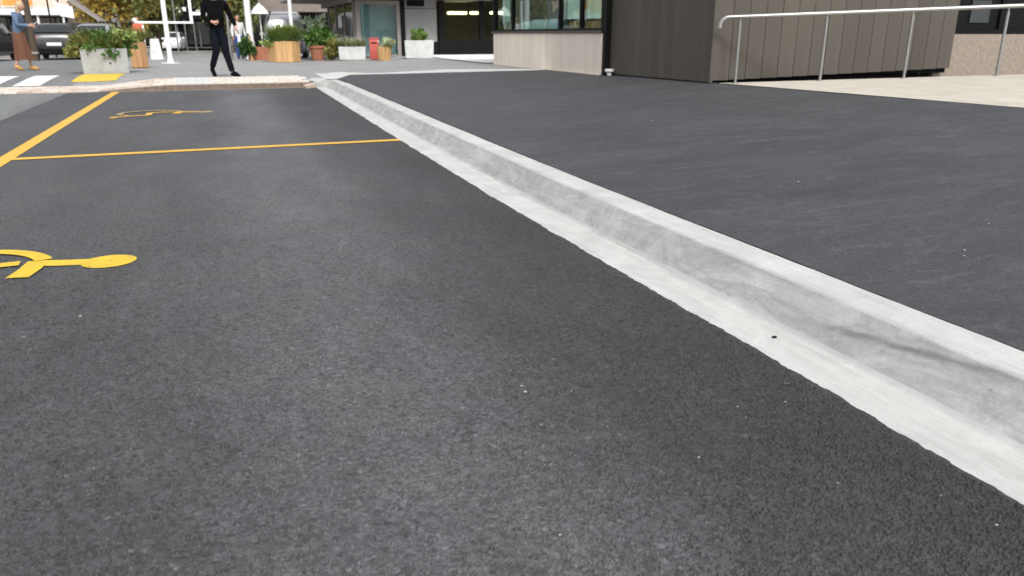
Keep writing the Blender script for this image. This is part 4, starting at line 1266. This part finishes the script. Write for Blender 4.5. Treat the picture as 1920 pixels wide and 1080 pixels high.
# ---------------------------------------------------------------- cars
def car(label, loc, rz, paint, hgt=1.48, length=4.1, van=False):
    """nose towards +Y; rear towards -Y"""
    c = thing('parked_car', label, 'car', loc, rz, 'cars parked along the far street')
    W = 0.88
    k = hgt / 1.48
    Lh = length / 2
    # (y, half width low, half width belt, z belt, half width top, z top, z low)
    S = [(-Lh, .70, .74, .72, .70, .78, .42), (-Lh + .06, .80, .84, .90, .74, .98, .28), (-Lh + .28, .85, .87, .95, .68, 1.22 * k, .22), (-Lh + .62, .87, .88, .95, .62, 1.42 * k, .2),
         (-Lh + 1.2, .87, .88, .94, .62, 1.48 * k, .2), (-.1, .87, .88, .93, .62, 1.48 * k, .2), (.45, .87, .88, .92, .60, 1.40 * k, .2), (1.0, .87, .88, .92, .66, 1.10 * k if not van else 1.2 * k, .2),
         (1.25, .87, .87, .90, .74, .97, .2), (Lh - .35, .85, .85, .80, .72, .86, .22), (Lh - .06, .76, .78, .66, .66, .72, .28), (Lh, .66, .68, .60, .58, .64, .4)]
    rings = []
    for y, wl, wb, zb, wt, zt, zl in S:
        half = [(wl * .92, zl), (wl, zl + .10), (wb, (zl + zb) / 2 + .05), (wb * .985, zb), (wt + (wb - wt) * .25, zb + (zt - zb) * .72), (wt * .9, zt - .015), (wt * .5, zt)]
        rings.append([(x, y, z) for x, z in half] + [(-x, y, z) for x, z in reversed(half)])
    MB().loft(rings).build('body', paint, c, True)
    def gl(name, pts, m, off):
        o = Vector(off)
        a = [Vector(q) + o for q in pts]; b_ = [q - o * 1.6 for q in a]
        n = len(a)
        MB().add(a + b_, [tuple(range(n)), tuple(range(2 * n - 1, n - 1, -1))] + [(i, (i + 1) % n, n + (i + 1) % n, n + i) for i in range(n)]).build(name, m, c)
    zt = 1.42 * k
    gl('rear_window', [(-.60, -Lh + .13, 1.04), (.60, -Lh + .13, 1.04), (.50, -Lh + .52, zt - .08), (-.50, -Lh + .52, zt - .08)], M['carglass'], (0, -.045, .035))
    gl('windscreen', [(.64, 1.12, 1.02), (-.64, 1.12, 1.02), (-.52, .47, 1.37 * k), (.52, .47, 1.37 * k)], M['carglass'], (0, .03, .03))
    for s in (-1, 1):
        gl('side_window', [(s * .865, -Lh + .75, .985), (s * .865, -.15, .985), (s * .70, -.15, 1.36 * k), (s * .70, -Lh + .95, 1.34 * k)], M['carglass'], (s * .022, 0, .006))
        gl('side_window', [(s * .865, -.08, .985), (s * .865, .88, .985), (s * .71, .40, 1.32 * k), (s * .70, -.08, 1.36 * k)], M['carglass'], (s * .022, 0, .006))
        MB().bevbox(s * .70 - .13, s * .70 + .13, -Lh + .02, -Lh + .14, .74, .92, .02).build('tail_light', M['redlight'], c, True)
        MB().bevbox(s * .58 - .14, s * .58 + .14, Lh - .16, Lh - .02, .58, .70, .02).build('headlight', M['clearlight'], c, True)
        MB().bevbox(s * .97 - .09, s * .97 + .09, .62, .74, .93, 1.06, .03).build('mirror', paint, c, True)
        for y in (-Lh + .78, Lh - .82):
            w = MB().tube([(s * .70, y, .31), (s * .885, y, .31)], .31, 20).build('wheel', M['tyre'], c, True)
            MB().tube([(s * .886, y, .31), (s * .896, y, .31)], .20, 16).build('rim', M['steel_dull'], w, True)
    part('number_plate', M['white'], c, (-.26, .26, -Lh - .015, -Lh + .02, .56, .68))
    part('bumper', M['black'], c, (-.70, .70, -Lh - .03, -Lh + .3, .30, .45))
    return c
car('charcoal hatchback seen from behind left of the concrete planter', (-5.95, 38.6, ground_z(0, 38)), R(2), M['car_black'], 1.42)
car('black car at the left picture edge behind the person in the brown skirt', (-8.35, 36.2, ground_z(0, 36)), R(-4), M['car_black'], 1.75)
car('silver car half hidden behind the concrete planter', (-4.62, 41.0, ground_z(0, 41)), R(-5), M['car_silver'], 1.46)
car('small white car far down the street beside the sign frame post', (-2.95, 74 - 5.0, ground_z(0, 69)), R(176), M['car_white'], 1.45)
car('tall silver van behind the hexagonal planter', (3.15, 37.5, ground_z(0, 37)), R(172), M['car_silver'], 1.95, 4.3, True)

# ---------------------------------------------------------------- people
def skin(name, m, parent, verts, edges, radii, root=0, sub=2):
    me = bpy.data.meshes.new(name)
    me.from_pydata(verts, edges, [])
    o = link(bpy.data.objects.new(name, me), parent)
    if not me.skin_vertices:
        me.attributes  # noqa
        bpy.context.view_layer.objects.active = o
    sm = o.modifiers.new('skin', 'SKIN')
    sm.use_smooth_shade = True
    if not len(me.skin_vertices):
        bm = bmesh.new(); bm.from_mesh(me)
        bm.verts.layers.skin.verify()
        bm.to_mesh(me); bm.free()
    lay = me.skin_vertices[0].data
    for i, r_ in enumerate(radii):
        lay[i].radius = (r_, r_) if isinstance(r_, (int, float)) else r_
        lay[i].use_root = (i == root)
    ss = o.modifiers.new('sub', 'SUBSURF'); ss.levels = sub; ss.render_levels = sub
    me.materials.append(m)
    return o
def chain(n0, n):
    return [(n0 + i, n0 + i + 1) for i in range(n - 1)]

def hand(vs_, es_, rs_, wrist_i, wrist, d, side, curl=0.5, s=1.0):
    """palm, four bent fingers and a thumb that leaves the side of the palm"""
    d = Vector(d).normalized(); side = Vector(side).normalized(); nrm = d.cross(side)
    wrist = Vector(wrist)
    p0 = wrist + d * .045 * s
    k = len(vs_); vs_.append(p0[:]); rs_.append((.034 * s, .020 * s)); es_.append((wrist_i, k))
    palm = k
    for j, (off, L_) in enumerate(((-.026, .062), (-.009, .072), (.009, .068), (.025, .054))):
        b_ = wrist + d * .085 * s + side * off * s
        t1 = b_ + d * L_ * .5 * s + nrm * L_ * .15 * curl * s
        t2 = t1 + (d * (1 - curl * .6) + nrm * curl).normalized() * L_ * .55 * s
        k = len(vs_)
        vs_ += [b_[:], t1[:], t2[:]]; rs_ += [.0095 * s, .0085 * s, .007 * s]
        es_ += [(palm, k), (k, k + 1), (k + 1, k + 2)]
    th = wrist + d * .035 * s - side * .04 * s
    k = len(vs_)
    vs_ += [th[:], (th + d * .035 * s - side * .018 * s + nrm * .012 * s)[:], (th + d * .065 * s - side * .012 * s + nrm * .02 * s)[:]]
    rs_ += [.011 * s, .010 * s, .008 * s]
    es_ += [(palm, k), (k, k + 1), (k + 1, k + 2)]

def head_mesh(parent, c, yaw, tilt, s, hair, hair_long=False, skin_m=M['skin']):
    """one head: skull, jaw, nose, ears in one surface; eyes, mouth and hair as children of the person"""
    bm = bmesh.new()
    bmesh.ops.create_uvsphere(bm, u_segments=20, v_segments=16, radius=1)
    for q in bm.verts:
        x, y, z = q.co
        wx, wy = .076, .096
        if z < 0:
            f_ = 1 - .38 * (-z) ** 1.5
            x *= f_; y = y * (1 - .18 * (-z)) - (.12 * (-z) if y < 0 else 0)
        nx_ = Vector((x * wx, y * wy, z * .118))
        if y < -.8 and abs(x) < .22 and -.35 < z < .12:
            nx_.y -= .022 * (1 - abs(x) / .22)
        if abs(x) > .93 and abs(z) < .22:
            nx_.x *= 1.14
        q.co = nx_ * s
    me = bpy.data.meshes.new('head'); bm.to_mesh(me); bm.free()
    for p_ in me.polygons: p_.use_smooth = True
    me.materials.append(skin_m)
    h = link(bpy.data.objects.new('head', me), parent)
    h.location = c; h.rotation_euler = (R(tilt), 0, R(yaw))
    for sx in (-1, 1):
        MB().ellipsoid((sx * .030 * s, -.088 * s, .004 * s), (.013 * s, .008 * s, .007 * s), 10, 6).build('eye', M['darkhair'], h, True)
    MB().ellipsoid((0, -.092 * s, -.062 * s), (.022 * s, .008 * s, .006 * s), 10, 6).build('mouth', M['red_cloth'], h, True)
    hb = MB().ellipsoid((0, .014 * s, .030 * s), (.083 * s, .100 * s, .104 * s), 18, 12)
    hb.v = [(x, max(y, -.058 * s) if z < .075 * s else y, max(z, (-.05 if y > -.02 * s else .02) * s)) for x, y, z in hb.v]
    hh = hb.build('hair', hair, h, True)
    if hair_long:
        lb = MB().loft([[(rx * math.cos(a * math.pi / 6) * s, (.045 + ry * math.sin(a * math.pi / 6)) * s, z * s) for a in range(12)] for rx, ry, z in ((.07, .045, .08), (.088, .055, .0), (.092, .05, -.10), (.085, .045, -.2), (.05, .03, -.27))])
        lb.build('long_hair', hair, h, True)
    return h

def person(label, loc, rz, J, top_m, leg_m, shoe_m, hair, s=1.0, head_yaw=0, head_tilt=0, hair_long=False, skirt=None, sleeve_hem=True, bag=None):
    p_ = thing('person', label, 'person', loc, rz)
    g = {k: Vector(v) * s for k, v in J.items()}
    def avg(a, b, t=.5): return g[a] + (g[b] - g[a]) * t
    # body (skin): one continuous surface
    vs_, es_, rs_ = [], [], []
    def av(v, r_):
        vs_.append(tuple(v)); rs_.append(r_); return len(vs_) - 1
    pel = av(g['pelvis'], .085 * s); sp = av(g['spine'], .085 * s); ch = av(g['chest'], .115 * s); nk = av(g['neck'], .05 * s); hd = av(g['neck'] + Vector((0, -.01, .09)) * s, .045 * s)
    es_ += [(pel, sp), (sp, ch), (ch, nk), (nk, hd)]
    for sd_ in ('l', 'r'):
        sh = av(g['sh_' + sd_], .05 * s); el = av(g['el_' + sd_], .038 * s); wr = av(g['wr_' + sd_], .026 * s)
        es_ += [(ch, sh), (sh, el), (el, wr)]
        dd = (g['wr_' + sd_] - g['el_' + sd_]).normalized()
        if 'hd_' + sd_ in g:
            dd = g['hd_' + sd_].normalized()
        hand(vs_, es_, rs_, wr, g['wr_' + sd_], dd, Vector(J.get('side_' + sd_, (0, 1, 0))), .7, s)
        hp = av(g['hip_' + sd_], .08 * s); kn = av(g['kn_' + sd_], .052 * s); an = av(g['an_' + sd_], .028 * s); to = av(g['to_' + sd_], .020 * s)
        es_ += [(pel, hp), (hp, kn), (kn, an), (an, to)]
    skin('body', M['skin'], p_, vs_, es_, rs_, pel, 2)
    # top
    v_ = [g['pelvis'] - Vector((0, 0, .10)) * s, g['spine'], g['chest'], g['neck'] - Vector((0, 0, .035)) * s]
    r_ = [(.165 * s, .125 * s), (.160 * s, .125 * s), (.178 * s, .13 * s), .072 * s]
    e_ = [(0, 1), (1, 2), (2, 3)]
    for sd_ in ('l', 'r'):
        k = len(v_)
        wr_end = g['el_' + sd_] + (g['wr_' + sd_] - g['el_' + sd_]) * .93
        v_ += [g['sh_' + sd_], avg('sh_' + sd_, 'el_' + sd_), g['el_' + sd_], wr_end]
        r_ += [.075 * s, .066 * s, .056 * s, .044 * s]
        e_ += [(2, k), (k, k + 1), (k + 1, k + 2), (k + 2, k + 3)]
    skin('top', top_m, p_, [tuple(q) for q in v_], e_, r_, 0, 2)
    if skirt is None:
        v_ = [g['pelvis'] + Vector((0, 0, .0)) * s, g['pelvis'] + Vector((0, 0, .12)) * s]
        r_ = [(.15 * s, .115 * s), (.145 * s, .11 * s)]
        e_ = [(0, 1)]
        for sd_ in ('l', 'r'):
            k = len(v_)
            an_ = g['kn_' + sd_] + (g['an_' + sd_] - g['kn_' + sd_]) * .98
            v_ += [g['hip_' + sd_], avg('hip_' + sd_, 'kn_' + sd_, .55), g['kn_' + sd_], avg('kn_' + sd_, 'an_' + sd_, .5), an_]
            r_ += [.112 * s, .098 * s, .082 * s, .070 * s, .064 * s]
            e_ += [(0, k)] + chain(k, 5)
        skin('trousers', leg_m, p_, [tuple(q) for q in v_], e_, r_, 0, 2)
    else:
        rings = []
        for t, rx, ry in ((0, .13, .12), (.12, .15, .14), (.4, .16, .16), (.75, .175, .18), (1.0, .20, .19)):
            z = g['pelvis'].z + .06 * s - t * (g['pelvis'].z - .20 * s)
            cx = g['pelvis'].x + skirt * t
            rings.append([(cx + (rx + .018 * math.cos(a * 5 * math.pi / 12) * t * 2) * s * math.cos(a * math.pi / 12), g['pelvis'].y + (ry + .014 * math.sin(a * 1.9) * t) * s * math.sin(a * math.pi / 12), z) for a in range(24)])
        MB().loft(rings).build('skirt', leg_m, p_, True)
    for sd_ in ('l', 'r'):
        a_, t_ = g['an_' + sd_], g['to_' + sd_]
        d = (t_ - a_); dh = Vector((d.x, d.y, d.z)).normalized()
        heel = a_ - dh * .05 * s - Vector((0, 0, .035)) * s
        mid = a_ + d * .45 - Vector((0, 0, .02)) * s
        tip = t_ + dh * .05 * s
        skin('shoe', shoe_m, p_, [tuple(heel), tuple(mid), tuple(tip), tuple(a_ + Vector((0, 0, .03)) * s)], [(0, 1), (1, 2), (1, 3)], [(.044 * s, .044 * s), (.055 * s, .046 * s), (.044 * s, .034 * s), .052 * s], 1, 2)
    head_mesh(p_, g['neck'] + Vector(J.get('headoff', (0, -.015, .165))) * s, head_yaw, head_tilt, s, hair, hair_long)
    return p_

# local frame of a figure: faces -Y; x is its width before turning
man_J = dict(pelvis=(0, 0, .98), spine=(0, -.01, 1.16), chest=(.0, .0, 1.40), neck=(.0, -.015, 1.575),
             sh_l=(-.20, .0, 1.50), el_l=(-.25, -.03, 1.21), wr_l=(-.07, -.22, 1.12), hd_l=(.9, -.3, .02), side_l=(0, .2, 1),
             sh_r=(.20, .0, 1.50), el_r=(.295, .03, 1.23), wr_r=(.385, -.05, 1.02), hd_r=(.15, -.15, -1), side_r=(0, 1, 0),
             hip_l=(-.075, 0, .93), kn_l=(-.06, -.14, .54), an_l=(-.19, .04, .18), to_l=(-.145, -.03, .045),
             hip_r=(.075, 0, .93), kn_r=(.13, -.08, .50), an_r=(.22, -.10, .095), to_r=(.33, -.16, .045))
man = person('person in black top and dark trousers walking across the raised crossing', (0.14, 18.30, plaza_z(.1, 18.3)), R(-2), man_J, M['cloth_black'], M['cloth_trouser'], M['cloth_black'], M['darkhair'], 1.0, 30)
bt = thing('white_bottle', 'small white bottle held low by the person in black', 'bottle', (0.555, 18.22, plaza_z(.1, 18.3) + 0.72), R(0))
MB().lathe([(.028, 0), (.032, .01), (.032, .13), (.016, .165), (.016, .19)], 14).build('bottle_body', M['white_cloth'], bt, True)
MB().lathe([(.018, .191), (.018, .21)], 12).build('cap', M['steel_dull'], bt, True)

wom_J = dict(pelvis=(0, 0, .90), spine=(.01, 0, 1.06), chest=(.05, -.0, 1.26), neck=(.10, 0, 1.41), headoff=(.05, 0, .13),
             sh_l=(.05, .16, 1.35), el_l=(.06, .19, 1.10), wr_l=(.28, .08, 1.09), hd_l=(1, -.2, .12), side_l=(0, 0, 1),
             sh_r=(.05, -.16, 1.35), el_r=(.07, -.19, 1.10), wr_r=(.29, -.06, 1.08), hd_r=(1, .2, .12), side_r=(0, 0, -1),
             hip_l=(0, .08, .85), kn_l=(.12, .08, .48), an_l=(.13, .08, .09), to_l=(.27, .08, .04),
             hip_r=(0, -.08, .85), kn_r=(.02, -.08, .46), an_r=(-.17, -.08, .12), to_r=(-.05, -.08, .045))
woman = person('person in blue denim jacket and long brown skirt looking at a phone', (-4.55, 23.6, plaza_z(-4.8, 23.6)), R(-6), wom_J, M['denim'], M['brown_cloth'], M['tan'], M['blond'], 1.0, 78, 14, True, skirt=.03)
ph = MB().bevbox(-.005, .005, -.04, .04, -.075, .075, .003).build('phone', M['white'], None)
ph.location = (-4.55 + .42, 23.57, plaza_z(-4.8, 23.6) + 1.14); ph.rotation_euler = (0, R(50), R(-6))
tag(ph, 'pale phone held up by the person in the brown skirt', 'phone')
stand_J = dict(pelvis=(0, 0, .92), spine=(0, 0, 1.10), chest=(0, 0, 1.32), neck=(0, -.01, 1.48),
               sh_l=(-.19, 0, 1.41), el_l=(-.25, .02, 1.14), wr_l=(-.26, -.06, .90), hd_l=(0, -.1, -1), side_l=(0, 1, 0),
               sh_r=(.19, 0, 1.41), el_r=(.25, .02, 1.14), wr_r=(.26, -.06, .90), hd_r=(0, -.1, -1), side_r=(0, 1, 0),
               hip_l=(-.085, 0, .88), kn_l=(-.09, -.02, .48), an_l=(-.09, .02, .09), to_l=(-.11, -.10, .04),
               hip_r=(.085, 0, .88), kn_r=(.09, -.02, .48), an_r=(.09, .02, .09), to_r=(.11, -.10, .04))
person('person in white top and blue trousers far behind the walking person', (1.03, 33.8, ground_z(0, 33.8)), R(20), stand_J, M['white_cloth'], M['blue_sign'], M['tyre'], M['darkhair'], .97)
person('person in red top standing below the white sign frame', (-3.0, 40.0, ground_z(0, 40)), R(-25), stand_J, M['red_cloth'], M['cloth_trouser'], M['tyre'], M['darkhair'], 1.0)
